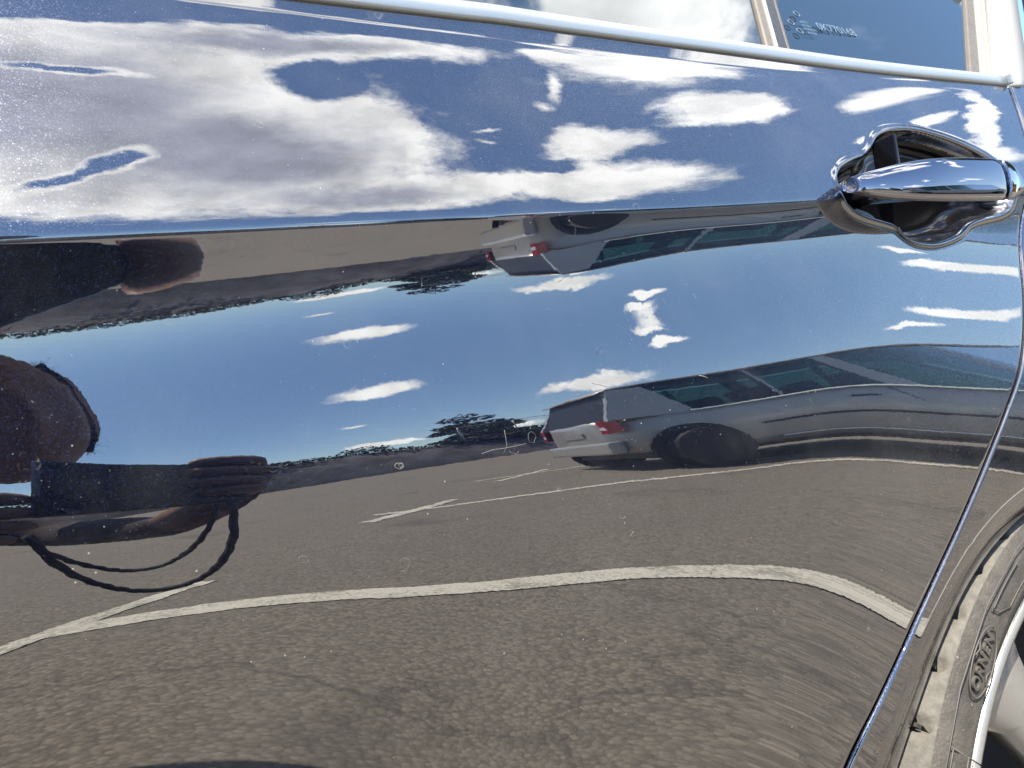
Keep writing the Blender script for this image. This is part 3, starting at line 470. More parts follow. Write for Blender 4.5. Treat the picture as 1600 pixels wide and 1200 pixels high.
# roof edge above the glass
sweep('roof_rail', [(x, glass_y(GTOP, max(-1.3, min(.82, x)))-.012, GTOP+HR) for x in np.linspace(-1.3, 1.0, 20)], [(-.30, .0), (.012, -.012), (.016, .004), (.0, .028), (-.05, .05), (-.30, .065)], PAINT, car)

# rear pillar of the body above the belt
xsP = np.linspace(.885, 1.30, 14); rg_ = []
for x in xsP:
    rg_.append([(min(x+1.36*(z-.19), 1.50+.2*(x-.885)), -float(side_h(.88, .19))+.004+.42*(z-.19), z+HR) for z in np.linspace(.185, GTOP+.03, 10)])
loft('rear_pillar', rg_, PAINT, car, False, False)
# ---- door handle
HD = [((0.4706, 0.006, 0.0959), (0.4694, 0.006, 0.0927)), ((0.4693, 0.001, 0.0972), (0.4677, 0.001, 0.089)), ((0.4696, -0.006, 0.0975), (0.4668, -0.006, 0.0846)), ((0.4816, -0.013, 0.099), (0.476, -0.013, 0.0794)), ((0.5106, -0.02, 0.1018), (0.4987, -0.02, 0.0738)), ((0.5444, -0.025, 0.1028), (0.5297, -0.025, 0.0699)), ((0.5868, -0.027, 0.1023), (0.5705, -0.027, 0.0676)), ((0.6322, -0.027, 0.1007), (0.6247, -0.027, 0.0661)), ((0.6632, -0.023, 0.0991), (0.6531, -0.023, 0.0681)), ((0.6932, -0.015, 0.0912), (0.6866, -0.015, 0.0737))]
SECT = [(.30, -1.0), (.70, -.85), (.93, -.50), (1.0, -.10), (.965, .28), (.84, .56), (.60, .78), (.28, .92), (-.06, .985), (-.38, 1.0), (-.66, .96), (-.86, .85), (-.97, .66), (-1.0, .42), (-.95, .12), (-.80, -.25), (-.55, -.65), (-.15, -1.0)]
_hp = np.array([[*a, *b] for a, b in HD]); _hs = catmull(_hp, 8, False)
def hring(q, th, shrink=1.0):
    u, l = q[:3], q[3:]; c = (u+l)/2; hh = np.linalg.norm(u-l)/2*shrink; dirv = (u-l)/np.linalg.norm(u-l)
    return [tuple(c+dirv*v*hh+np.array([0, -1, 0])*(o-1)*th+np.array([0, 0, HR])) for v, o in SECT]
nH = len(_hs)
def th_at(i):
    hh = np.linalg.norm(_hs[i][:3]-_hs[i][3:])/2; return min(.0085, .0035+hh*.42)
cut = 57
handle = bpy.data.objects.new('door_handle', None)
rings = [hring(_hs[0], .001, .35)]+[hring(_hs[i], th_at(i)) for i in range(1, cut)]
hg = loft('door_handle', rings, M_handle, door, sub=1); hg['label'] = 'glossy pull handle over the finger cup'
bpy.data.objects.remove(handle)
rings = [hring(_hs[i], th_at(i)) for i in range(cut, nH)]
q = _hs[-1].copy(); q[[0, 3]] += .0035; q[[1, 4]] += .006; rings.append(hring(q, .007, .88)); q = q.copy(); q[[0, 3]] += .002; q[[1, 4]] += .014; rings.append(hring(q, .007, .8)); q = q.copy(); q[[1, 4]] += .015; rings.append(hring(q, .007, .8))
loft('key_cap', [hring(_hs[cut]+np.array([.0006, 0, 0, .0006, 0, 0]), th_at(cut)*.8, .9)]+[ [tuple(np.array(p)+np.array([.0012, 0, 0])) for p in rings[0]]]+rings[1:], M_handle, door, sub=1)
# stalk that carries the handle at its front end, and the gasket in the cup
tube('handle_stalk', [(.520, .006, HR+.088), (.519, .018, HR+.089), (.518, .034, HR+.090)], [.006, .006, .007], M_gloss_black, door, 12)
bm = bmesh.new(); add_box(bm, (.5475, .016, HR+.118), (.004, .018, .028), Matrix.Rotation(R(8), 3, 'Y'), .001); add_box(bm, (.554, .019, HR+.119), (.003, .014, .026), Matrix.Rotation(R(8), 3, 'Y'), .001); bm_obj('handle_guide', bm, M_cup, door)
# inner liner of the lower scoop (ribbed wall)
for k in range(3):
    pts = [(.535+.004*k+.030*t, -float(side_h(.54, .06))+.004+.010*t, HR+.064-.0145*t-.0012*k) for t in np.linspace(0, 1, 8)]
    tube('cup_rib', pts, .0011, M_chrome if k == 0 else M_handle, door, 6)

# ---- rear wheel
M_tyre = None
def tyre_mat():
    m = bpy.data.materials.new('dusty_tyre_rubber'); m.use_nodes = True; T = NT(m.node_tree); b = T.n['Principled BSDF']; oc = T.add('ShaderNodeTexCoord').outputs['Object']
    n = T.noise(oc, 55.0, 6.0, .65); n2 = T.noise(oc, 9.0, 3.0)
    c = T.mix(T.ss(n, .35, .7), (.038, .034, .028, 1), (.066, .059, .048, 1)); c = T.mix(T.m('MULTIPLY', T.ss(n2, .45, .7), .5), c, (.085, .078, .066, 1))
    v = T.vor(oc, 130.0); sc = T.add('ShaderNodeSeparateColor'); T.put(sc.inputs[0], v.outputs['Color'])
    dot = T.m('MULTIPLY', T.m('LESS_THAN', v.outputs['Distance'], .11), T.m('GREATER_THAN', sc.outputs[0], .72)); c = T.mix(T.m('MULTIPLY', dot, .6), c, (.17, .16, .14, 1))
    T.put(b.inputs['Base Color'], c); b.inputs['Roughness'].default_value = .62
    bn = T.add('ShaderNodeBump'); bn.inputs['Distance'].default_value = .0006; T.put(bn.inputs['Height'], T.noise(oc, 500.0, 3.0)); T.put(b.inputs['Normal'], bn.outputs[0])
    return m
M_tyre = tyre_mat(); M_tread = mat('scuffed_tread_rubber', (.092, .086, .073), .8, noise=(120, .22), bump=(500, .0004)); M_rim = mat('silver_rim', (.27, .265, .25), .30, .5, noise=(20, .05)); M_mark = mat('raised_rubber', (.066, .062, .054), .55)
wheel = bpy.data.objects.new('rear_wheel', None); link(wheel, car); wheel.location = (WC[0], -.001, WC[1]+HR); wheel['label'] = 'dusty rear wheel with silver alloy rim'
NS = 360
def lathe(name, prof, m_, parent, n=NS, notch=None, smooth=True):
    """prof: (radius, y) pairs"""
    V = []; Fc = []
    for k in range(n):
        a = 2*math.pi*k/n
        for i, (r, y) in enumerate(prof):
            if notch: r, y = notch(k, i, r, y)
            V.append((math.cos(a)*r, y, math.sin(a)*r))
    p = len(prof)
    for k in range(n):
        for i in range(p-1): Fc.append((k*p+i, k*p+i+1, ((k+1) % n)*p+i+1, ((k+1) % n)*p+i))
    return mesh_obj(name, V, Fc, m_, parent, smooth)
side = [(.2890, -.0092), (.2880, -.0100), (.2850, -.0125), (.2790, -.0155), (.2720, -.0172), (.2660, -.0174), (.2650, -.0178), (.2630, -.0172), (.2580, -.0150), (.2560, -.0138), (.2530, -.0122), (.2350, .004)]
ty = lathe('tyre', side, M_tyre, wheel)
def notch(k, i, r, y):
    if k % 8 in (0,) and i in (2, 3, 4, 5, 6, 7): return r-.011, y+.003
    return r, y
tr = [(.2885, -.0092), (.2900, -.0078), (.2915, -.0040), (.2928, .0015), (.2942, .012), (.2948, .05), (.2950, .10), (.295, .17), (.29, .195), (.25, .20), (.21, .19)]
lathe('tread', tr, M_tread, wheel, notch=notch)
M_groove = mat('groove_rubber', (.030, .027, .023), .85)
for k in range(0, 360, 8):
    a_ = R(k); box('tread_groove', (math.cos(a_)*.2912, .0095, math.sin(a_)*.2912), (.0050, .018, .0026), M_groove, wheel, Matrix.Rotation(-a_, 3, 'Y'))
rimp = [(.2520, -.004), (.2530, -.0135), (.2500, -.0160), (.2460, -.0150), (.2400, -.0080), (.2300, .002), (.2220, .014), (.2180, .05), (.210, .12)]
lathe('rim_flange', rimp, M_rim, wheel, 120)
def disc(name, r, y, m_):
    bm = bmesh.new(); bmesh.ops.create_cone(bm, cap_ends=True, segments=64, radius1=r, radius2=r, depth=.01); bmesh.ops.transform(bm, matrix=Matrix.Translation((0, y, 0))@Matrix.Rotation(R(90), 4, 'X'), verts=bm.verts); return bm_obj(name, bm, m_, wheel)
disc('brake_backing', .21, .085, M_dark); disc('hub_cap', .036, -.010, M_rim)
for k in range(7):
    a = R(118)+2*math.pi*k/7; ca, sa = math.cos(a), math.sin(a)
    rg = []
    for r, wd, y in ((.025, .022, -.004), (.08, .020, -.010), (.135, .019, -.008), (.185, .026, -.003), (.212, .042, .0), (.232, .062, .004)):
        c = (ca*r, y, sa*r); t = (-sa, 0, ca)
        rg.append([(c[0]+t[0]*wd*u, y+dy, c[2]+t[2]*wd*u) for u, dy in ((-1, .022), (-1, .008), (-.62, 0), (0, -.003), (.62, 0), (1, .008), (1, .022))])
    loft('spoke', rg, M_rim, wheel, True, True, True, 0)
def on_tyre(r, ang, y=-.0180, rot=0.0):
    """matrix on the sidewall: text x axis along the tangent, z outwards"""
    a = R(ang); c = Vector((math.cos(a)*r, y, math.sin(a)*r)); tx = Vector((math.sin(a), 0, -math.cos(a))); tz = Vector((0, -1, 0)); tyv = tz.cross(tx)
    Mx = Matrix((tx, tyv, tz)).transposed(); return Matrix.Translation(c)@Mx.to_4x4()@Matrix.Rotation(rot, 4, 'Z')
def ring_arc(name, r0, ang, a_, b_, th, y=-.0182):
    M4 = on_tyre(r0, ang, y); pts = [M4@Vector((math.cos(t)*a_, math.sin(t)*b_, 0)) for t in np.linspace(0, 2*math.pi, 41)]
    return tube(name, pts, th, M_mark, wheel, 5)
TA = 124.5
text_obj('sidewall_lettering', 'ORNEN', .0120, M_mark, wheel, on_tyre(0.2751, TA), .0007, .00015)
ring_arc('sidewall_emblem', 0.2751, TA, .0255, .0118, .0005)
for dx, s_ in ((-.006, 1), (.004, -1)):
    M4 = on_tyre(0.2751, TA, -.0181); tube('emblem_peak', [M4@Vector((dx-.006, -.0100*s_, 0)), M4@Vector((dx, -.0075*s_, 0)), M4@Vector((dx+.006, -.0100*s_, 0))], .0005, M_mark, wheel, 4)
# framed block of raised bars lower on the sidewall
def sw(r, ang, y=-.0180): a = R(ang-14); return (math.cos(a)*r, y, math.sin(a)*r)
def arc(name, r, a0, a1, th=.0005): return tube(name, [sw(r, a, -.0176) for a in np.linspace(a0, a1, 16)], th, M_mark, wheel, 5)
arc('sidewall_frame', 0.2664, 151, 172); arc('sidewall_frame', 0.2844, 151, 172)
tube('sidewall_frame', [sw(0.2664, 151, -.0178), sw(.251, 151, -.0178), sw(0.2846, 151, -.0162)], .0005, M_mark, wheel, 5)
for a0, wd in ((152.5, 3.2), (157.3, 2.4), (161, 3.0), (165.5, 2.6)):
    V = [sw(0.2695, a0+.4, -.0184), sw(0.2695, a0+wd, -.0184), sw(0.2808, a0+wd*.8, -.0180), sw(0.2808, a0, -.0180)]
    V2 = [(v[0], -.0165, v[2]) for v in V]; mesh_obj('sidewall_bar', V+V2, [(0, 1, 2, 3), (0, 1, 5, 4), (1, 2, 6, 5), (2, 3, 7, 6), (3, 0, 4, 7)], M_mark, wheel)
# swoosh outline above the emblem
arc('sidewall_swoosh', 0.2828, 121, 131); arc('sidewall_swoosh', 0.2684, 119, 127.5); tube('sidewall_swoosh', [sw(0.2828, 131, -.0165), sw(0.2767, 130.5, -.0178), sw(0.2684, 127.5, -.0180)], .0005, M_mark, wheel, 5)
arc('sidewall_ridge', 0.2900, 60, 240, .0004)
# small moulded letters round the bead
V = []; Fc = []
for k in range(260):
    a = 80+k*.42
    if (k//26) % 3 == 2: continue
    hh = .0016+.0010*random.random(); p = [sw(0.2530, a, -.0140), sw(0.2530, a+.22, -.0140), sw(0.2530+hh, a+.22, -.0148), sw(0.2530+hh, a, -.0148)]; b0 = len(V); V += p; Fc.append((b0, b0+1, b0+2, b0+3))
mesh_obj("bead_marks", V, Fc, M_black, wheel, kind="stuff")


# ------------------------------------------------------------------ ground and markings
def asphalt():
    m = bpy.data.materials.new('coarse_asphalt'); m.use_nodes = True; T = NT(m.node_tree); b = T.n['Principled BSDF']; oc = T.add('ShaderNodeTexCoord').outputs['Object']
    v = T.vor(oc, 95.0); s = T.add('ShaderNodeSeparateColor'); T.put(s.inputs[0], v.outputs['Color'])
    v2 = T.vor(oc, 210.0); s2 = T.add('ShaderNodeSeparateColor'); T.put(s2.inputs[0], v2.outputs['Color'])
    c = T.mix(s.outputs[0], (.112, .094, .071, 1), (.252, .216, .166, 1)); c = T.mix(T.m('MULTIPLY', s2.outputs[1], .5), c, (.17, .15, .125, 1))
    c = T.mix(T.ss(v.outputs['Distance'], .45, .80, 0, .7), c, (.085, .076, .062, 1))
    big = T.noise(oc, 1.3, 5.0, .6); c = T.mix(T.ss(big, .3, .75, 0, .45), c, (.13, .12, .10, 1))
    # oil stains, a sealed patch edge and hairline cracks
    st_ = T.m('MULTIPLY', T.ss(T.noise(oc, .9, 4.0, .6), .58, .70), .55); c = T.mix(st_, c, (.060, .053, .044, 1))
    wv = T.vm('ADD', oc, T.vm('SCALE', T.vm('SUBTRACT', T.noise(oc, 2.2, 5.0, .6, out=1), (.5, .5, .5)), sc=.8))
    ck = T.vor(wv, .55, 'DISTANCE_TO_EDGE'); crack = T.m('MULTIPLY', T.m('LESS_THAN', ck.outputs['Distance'], .006), T.ss(T.noise(oc, .5, 2.0), .45, .6)); c = T.mix(T.m('MULTIPLY', crack, .35), c, (.03, .027, .023, 1))
    T.put(b.inputs['Base Color'], c); b.inputs['Roughness'].default_value = .8
    bn = T.add('ShaderNodeBump'); bn.inputs['Distance'].default_value = .0028
    T.put(bn.inputs['Height'], T.m('ADD', T.m('MULTIPLY', v.outputs['Distance'], -1.0), T.m('MULTIPLY', s.outputs[1], .5))); T.put(b.inputs['Normal'], bn.outputs[0])
    return m
M_asph = asphalt()
gd = mesh_obj('ground', [(-900, -900, 0), (900, -900, 0), (900, 900, 0), (-900, 900, 0)], [(0, 1, 2, 3)], M_asph, kind='structure')
def paint_line():
    m = bpy.data.materials.new('worn_road_paint'); m.use_nodes = True; T = NT(m.node_tree); b = T.n['Principled BSDF']; oc = T.add('ShaderNodeTexCoord').outputs['Object']
    n = T.noise(oc, 90.0, 5.0, .65); c = T.mix(T.ss(T.m('ADD', T.m('MULTIPLY', n, .6), T.m('MULTIPLY', T.noise(oc, 7.0, 3.0), .4)), .47, .60), (.58, .55, .46, 1), (.27, .25, .205, 1)); T.put(b.inputs['Base Color'], c); b.inputs['Roughness'].default_value = .7
    bn = T.add('ShaderNodeBump'); bn.inputs['Distance'].default_value = .003; T.put(bn.inputs['Height'], T.vor(oc, 95.0).outputs['Distance']); T.put(b.inputs['Normal'], bn.outputs[0]); return m
M_line = paint_line()
def stripe(label, a, b, wd):
    a = Vector(a); b = Vector(b); d = (b-a).normalized(); n = Vector((-d.y, d.x)); L = (b-a).length; N = max(4, int(L/.06)); V = []; Fc = []
    stripe.z += .0006
    for i in range(N+1):
        p = a+d*L*i/N; j = .004; V += [(p.x+n.x*(wd/2+random.uniform(-j, j)), p.y+n.y*(wd/2+random.uniform(-j, j)), stripe.z), (p.x-n.x*(wd/2+random.uniform(-j, j)), p.y-n.y*(wd/2+random.uniform(-j, j)), stripe.z)]
    for i in range(N): Fc.append((2*i, 2*i+1, 2*i+3, 2*i+2))
    o = mesh_obj('bay_line', V, Fc, M_line); tag(o, label, 'road marking', 'painted parking bay lines'); return o
stripe.z = .004
stripe('near white bay line running along beside the navy car', (-.19, -1.45), (5.5, -.60), .115)
stripe('faded slanting white stripe crossing the start of the near bay line', (-.75, -.72), (.17, -1.88), .065)
stripe('white bay line just in front of the silver van', (1.30, -3.72), (9.5, -2.66), .10)
stripe('short slanting white stripe at the end of the line beside the van', (1.10, -3.28), (1.98, -4.12), .09)
stripe('far white bay line behind the silver van', (3.3, -6.35), (11, -5.3), .10)
stripe('short slanting stripe at the end of the far bay line', (3.2, -5.70), (4.4, -6.70), .09)

# ------------------------------------------------------------------ silver van
van = thing('van', 'silver minivan with dark windows parked in the next bay', 'van', (3.60, -4.22, 0), None, R(14))
M_silver = mat('silver_van_paint', (.46, .44, .41), .38, .35, coat=.5, noise=(3, .04))
M_vtrim = mat('dark_van_trim', (.02, .02, .022), .5); M_chr = mat('bright_moulding', (.75, .75, .73), .2, 1.0)
M_vglass = mat('green_tinted_glass', (.15, .27, .25), .0, trans=1.0, ior=1.3); M_seat = mat('dark_seat', (.03, .03, .035), .9)
M_red = mat('red_lamp', (.38, .010, .016), .12, ior=1.6); M_lampw = mat('clear_lamp', (.75, .7, .7), .1)
VL, VW, VB = 5.9, 1.72, 1.02       # length, width, belt height; the side we see is y=0, the far side y=-VW
def vsec(x):
    """lower body half-section: list (inset, z)"""
    t0 = max(0, 1-x/.6); t1 = max(0, 1-(VL-x)/.9)
    ins = .34*t0**2+.22*t1**2
    hood = VB if x < VL-1.15 else VB-.02-.22*((x-(VL-1.15))/1.15)**1.5
    return ins, hood
rings = []
for x in list(np.linspace(0, .4, 9))+list(np.linspace(.5, VL-1, 10))+list(np.linspace(VL-.9, VL, 12)):
    ins, top = vsec(x); zb = .27+.10*max(0, 1-x/.5); xo = x
    pr = [(.10, zb-.02), (.02, zb), (.0, zb+.10), (-.015, .50), (-.02, .66), (-.005, .84), (.015, .93), (.03, top)]
    L_ = [(xo, -(ins+a), z) for a, z in pr]; R_ = [(xo, -(VW-ins-a), z) for a, z in pr[::-1]]
    rings.append(L_+R_)
body = loft('body', rings, M_silver, van)
# greenhouse: roof and pillars
rf = []
for x, z, ins in ((.16, 1.62, .16), (.30, 1.69, .13), (.8, 1.735, .12), (1.8, 1.76, .12), (3.9, 1.74, .125), (4.35, 1.69, .14), (4.55, 1.645, .17)):
    rf.append([(x, -ins, z-.035), (x, -ins-.01, z-.01), (x, -ins-.10, z), (x, -VW/2, z+.015), (x, -VW+ins+.10, z), (x, -VW+ins+.01, z-.01), (x, -VW+ins, z-.035), (x, -VW/2, z-.03)])
loft('roof', rf, M_silver, van)
PIL = [((.02, VB-.02), (.26, 1.64), .80, .34), ((1.62, VB-.02), (1.58, 1.70), .05, .05), ((2.52, VB-.02), (2.28, 1.71), .22, .17), ((3.55, VB-.02), (3.42, 1.71), .07, .06), ((5.15, VB-.06), (4.47, 1.67), .09, .07)]
for s in (0, 1):
    def Y(i, s=s): return -i if s == 0 else -(VW-i)
    for (bx, bz), (tx, tz), wb, wt in PIL:
        V = [(bx, Y(.03), bz), (bx+wb, Y(.03), bz), (tx+wt, Y(.135), tz), (tx, Y(.135), tz)]; V2 = [(v[0], v[1]+(-.05 if s == 0 else .05), v[2]) for v in V]
        o = mesh_obj('pillar', V+V2, [(0, 1, 2, 3), (7, 6, 5, 4), (0, 4, 5, 1), (1, 5, 6, 2), (2, 6, 7, 3), (3, 7, 4, 0)], M_silver, van)
    for (x0, x1, x2, x3) in ((.81, 1.63, 1.59, .60), (1.66, 2.53, 2.30, 1.62), (2.73, 3.56, 3.43, 2.44), (3.61, 5.16, 4.48, 3.47)):
        V = [(x0, Y(.032), VB-.01), (x1, Y(.032), VB-.01), (x2, Y(.132), 1.69), (x3, Y(.132), 1.69)]; V2 = [(v[0], v[1]+(-.005 if s == 0 else .005), v[2]) for v in V]
        mesh_obj('side_window', V+V2, [(0, 1, 2, 3), (7, 6, 5, 4), (0, 4, 5, 1), (1, 5, 6, 2), (2, 6, 7, 3), (3, 7, 4, 0)], M_vglass, van)
    box('window_sill', (2.6, Y(.020), VB+.005), (3.7, .02, .022), M_chr if s == 0 else M_vtrim, van)
    box('rub_strip', (2.55, Y(-.018), .60), (2.6, .02, .035), M_vtrim, van, bev=.006)
    box('sill_moulding', (2.45, Y(-.008), .335), (2.2, .025, .022), M_chr, van, bev=.006)
    for hx in (2.2, 3.3): box('handle', (hx, Y(-.012), .86), (.17, .02, .03), M_vtrim, van, bev=.008)
    # tail lamp wraps the corner
    V = [(-.012, Y(.20), .76), (-.012, Y(.20), 1.02), (.0, Y(.10), 1.03), (.0, Y(.10), .75), (.10, Y(-.002), .78), (.09, Y(.012), 1.02)]
    mesh_obj('tail_lamp', V+[(.12, Y(.2), .76), (.12, Y(.2), 1.02)], [(0, 1, 2, 3), (3, 2, 5, 4), (1, 7, 5, 2), (0, 3, 4, 6), (4, 5, 7, 6)], M_red, van)
    mesh_obj('reverse_lamp', [(-.016, Y(.20), .83), (-.016, Y(.20), .89), (-.003, Y(.098), .89), (-.003, Y(.098), .83)], [(0, 1, 2, 3)], M_lampw, van)
    for wx in (.62, 4.60):
        wh = bpy.data.objects.new('wheel', None); link(wh, van); wh.location = (wx, Y(-.012), .335)
        sg = -1 if s == 0 else 1
        def cyl(name, r0, r1, d0, d1, m_):
            bm = bmesh.new(); bmesh.ops.create_cone(bm, cap_ends=True, segments=40, radius1=r0, radius2=r1, depth=abs(d1-d0)); bmesh.ops.transform(bm, matrix=Matrix.Translation((0, -sg*(d0+d1)/2, 0))@Matrix.Rotation(R(90)*(-1 if sg < 0 else 1), 4, 'X'), verts=bm.verts); return bm_obj(name, bm, m_, wh)
        cyl('tyre', .335, .325, .0, .22, M_vtrim); cyl('rim', .20, .19, -.012, .05, M_vtrim if False else M_grey)
        cyl('wheel_well', .43, .43, .002, .012, M_vtrim)
box('rear_bumper', (.02, -VW/2, .46), (.16, VW-.30, .24), M_silver, van, bev=.04)
box('front_bumper', (VL-.06, -VW/2, .42), (.16, VW-.60, .26), M_silver, van, bev=.04)
mesh_obj('rear_window', [(.055, -.10, VB-.02), (.055, -VW+.10, VB-.02), (.25, -VW+.20, 1.66), (.25, -.20, 1.66)], [(0, 1, 2, 3)], M_vtrim, van)
mesh_obj('windscreen', [(VL-.68, -.20, VB-.05), (VL-.68, -VW+.20, VB-.05), (4.54, -VW+.24, 1.64), (4.54, -.24, 1.64)], [(0, 1, 2, 3)], M_vglass, van)
for gx in (2.45, 3.58, 4.95):
    V = [(gx, -.0, .36), (gx+.012, -.0, .36), (gx+.012, .019, .60), (gx, .019, .60), (gx+.012, .006, .86), (gx, .006, .86), (gx+.012, -.022, 1.0), (gx, -.022, 1.0)]
    mesh_obj('door_gap', V, [(0, 1, 2, 3), (3, 2, 4, 5), (5, 4, 6, 7)], M_vtrim, van)
box('number_plate', (-.005, -VW/2, .78), (.02, .46, .10), M_silver, van)
box('underbody', (2.35, -VW/2, .25), (4.2, VW-.2, .10), M_vtrim, van)
for sx in (.75, 1.75, 2.85):
    for sy in (-.5, -1.3): box('seat', (sx, sy, 1.02), (.16, .50, .62 if sx < 2 else .66), M_seat, van, Matrix.Rotation(R(-10), 3, 'Y'), .05)
    box('seat_cushion', (sx+.2, -VW/2, .72), (.5, 1.4, .25), M_seat, van, bev=.05)
bm = bmesh.new(); add_box(bm, (4.82, .10, 1.10), (.12, .20, .14), None, .03); bm_obj('wing_mirror', bm, M_silver, van)
tube('roof_aerial', [(.55, -.5, 1.74), (.40, -.5, 1.90)], .004, M_vtrim, van, 6)

# ------------------------------------------------------------------ bank, hedge, fence, trees, building behind the lot
M_bank = mat('dark_earth_bank', (.075, .072, .078), .95, noise=(.9, .4)); M_leaf = mat('evergreen_foliage', (.030, .050, .028), .8, noise=(2.5, .5)); M_bark = mat('bark', (.07, .05, .035), .9); M_hill = mat('far_wooded_hill', (.05, .065, .055), .95, noise=(.03, .3))
def bank_h(x): return 1.9+.55*math.sin(x*.09+1)+.35*math.sin(x*.31)+.012*max(0, 40-abs(x-5))
V = []; Fc = []; xs2 = np.linspace(-70, 190, 261)
for i, x in enumerate(xs2):
    y0 = -26-.0025*(x-10)**2*.0; h = bank_h(x)
    V += [(x, y0, 0), (x, y0-1.2, h*.55+.1*math.sin(x*2.1)), (x, y0-3, h+.08*math.sin(x*3.3)), (x, y0-9, h+.3), (x, y0-14, 0)]
for i in range(len(xs2)-1):
    for k in range(4): Fc.append((i*5+k, i*5+k+1, i*5+k+6, i*5+k+5))
mesh_obj('earth_bank', V, Fc, M_bank, smooth=True, kind='structure')
def leaf_cloud(name, blobs, n, size, m_, parent=None, kind=None, seed=1, flat=1.0):
    rg = np.random.default_rng(seed); V = []; Fc = []
    ws = np.array([b[3]*b[4]*b[5] for b in blobs]); ws = ws/ws.sum()
    for b, c in zip(blobs, rg.multinomial(n, ws)):
        for _ in range(c):
            d = rg.normal(size=3); d /= np.linalg.norm(d); r = rg.uniform(.55, 1.08)
            p = np.array(b[:3])+d*r*np.array(b[3:6]); u = rg.normal(size=3); u[2] *= flat; u /= np.linalg.norm(u); v = np.cross(u, rg.normal(size=3)); v /= np.linalg.norm(v); s = size*rg.uniform(.5, 1.3)
            k = len(V); V += [p-u*s, p+v*s*.5, p+u*s, p-v*s*.5]; Fc.append((k, k+1, k+2, k+3))
    return mesh_obj(name, V, Fc, m_, parent, kind=kind)
hb = []
for x in np.arange(-60, 180, 1.6):
    hgt = .30+.25*random.random()+(.5 if random.random() < .12 else 0); hb.append((x+random.uniform(-.5, .5), -29.4+random.uniform(-.6, .6), bank_h(x)+hgt*.3, 1.3, 1.0, hgt))
leaf_cloud('hedge', hb, 60000, .13, M_leaf, kind='stuff', seed=3)
V = []; Fc = []; xs3 = np.linspace(-900, 900, 121)
for x in xs3:
    for y, k in ((-330, 0), (-420, 1), (-520, .6)): V.append((x, y, k*(21+7*math.sin(x*.009+2)+4*math.sin(x*.023))))
for i in range(120):
    for k in range(2): Fc.append((i*3+k, i*3+k+1, i*3+k+4, i*3+k+3))
mesh_obj('hills', V, Fc, M_hill, smooth=True, kind='structure')
V = [(v[0], -v[1], v[2]) for v in V]; mesh_obj('hills', V, Fc, M_hill, smooth=True, kind='structure')
# fence along the bank
fe = thing('wire_fence', 'chain-link fence with thin posts on top of the earth bank', 'fence', (0, -28.5, 0)); M_wire = mat('galvanised_wire', (.30, .31, .32), .5, .7)
fx = np.arange(15, 120, 3.0)
for x in fx: tube('post', [(x, 0, bank_h(x)-.4), (x, 0, bank_h(x)+2.0)], .045, M_wire, fe, 6)
for dz in (1.98, .5): tube('rail', [(x, 0, bank_h(x)+dz) for x in fx], .028, M_wire, fe, 5)
V = []; Fc = []
for i in range(int((120-15)/.18)):
    x = 15+i*.18
    for s in (1, -1):
        z0 = bank_h(x); k = len(V); V += [(x, .01*s, z0), (x+.012, .01*s, z0), (x+.012+s*.75, .01*s, z0+1.9), (x+s*.75, .01*s, z0+1.9)]; Fc.append((k, k+1, k+2, k+3))
mesh_obj('wire_mesh', V, Fc, M_wire, fe, kind='stuff')
def conifer(x, y, z0, h, r, label, seed, n=5200, layered=True):
    t = thing('conifer_tree', label, 'tree', (x, y, z0), 'evergreens round the parking lot')
    tube('trunk', [(0, 0, -.3), (0, 0, h*.5), (.05, 0, h*.93)], [h*.028, h*.018, .02], M_bark, t, 8)
    bl = []; rg = random.Random(seed); L_ = 9
    for k in range(L_):
        f = k/(L_-1); rr = r*(1-f)**.8+.08*r
        for q in range(max(1, int(8*(1-f)+1))):
            a = rg.uniform(0, 6.28); q_ = rr*rg.uniform(.35, .8); bl.append((math.cos(a)*q_, math.sin(a)*q_, h*(.10+.86*f)+rg.uniform(-.05, .05)*h, rr*.45, rr*.45, h*.055))
    leaf_cloud('crown', bl, n*3, h*.032, M_leaf, t, seed=seed, flat=.25); return t
conifer(17.2, -31.5, 1.7, 5.2, 3.3, 'broad low evergreen standing alone on the earth bank left of the van', 5)
conifer(64, -9.0, 0, 9.5, 2.6, 'tall narrow evergreen in front of the brick building', 6, 4000)
conifer(26, -30.5, 2.0, 1.9, 2.4, 'low dark bush-like evergreen on the bank behind the van tail', 8, 3000)
def broadleaf(x, y, h, r, label, seed):
    t = thing('broadleaf_tree', label, 'tree', (x, y, 0)); tube('trunk', [(0, 0, -.2), (.1, 0, h*.3), (.0, .1, h*.6)], [.22, .17, .08], M_bark, t, 10); rg = random.Random(seed)
    for q in range(5): a = q*1.3; tube('limb', [(.05, 0, h*.33), (math.cos(a)*r*.3, math.sin(a)*r*.3, h*.52), (math.cos(a)*r*.6, math.sin(a)*r*.6, h*.7)], [.09, .06, .02], M_bark, t, 6)
    bl = [(rg.uniform(-.6, .6)*r, rg.uniform(-.6, .6)*r, h*rg.uniform(.42, .9), r*.34, r*.34, r*.28) for _ in range(26)]
    leaf_cloud('crown', bl, 9000, .16, M_leaf, t, seed=seed)
broadleaf(17.5, .9, 10.5, 3.0, 'tall dark leafy tree standing far behind the navy car', 11)
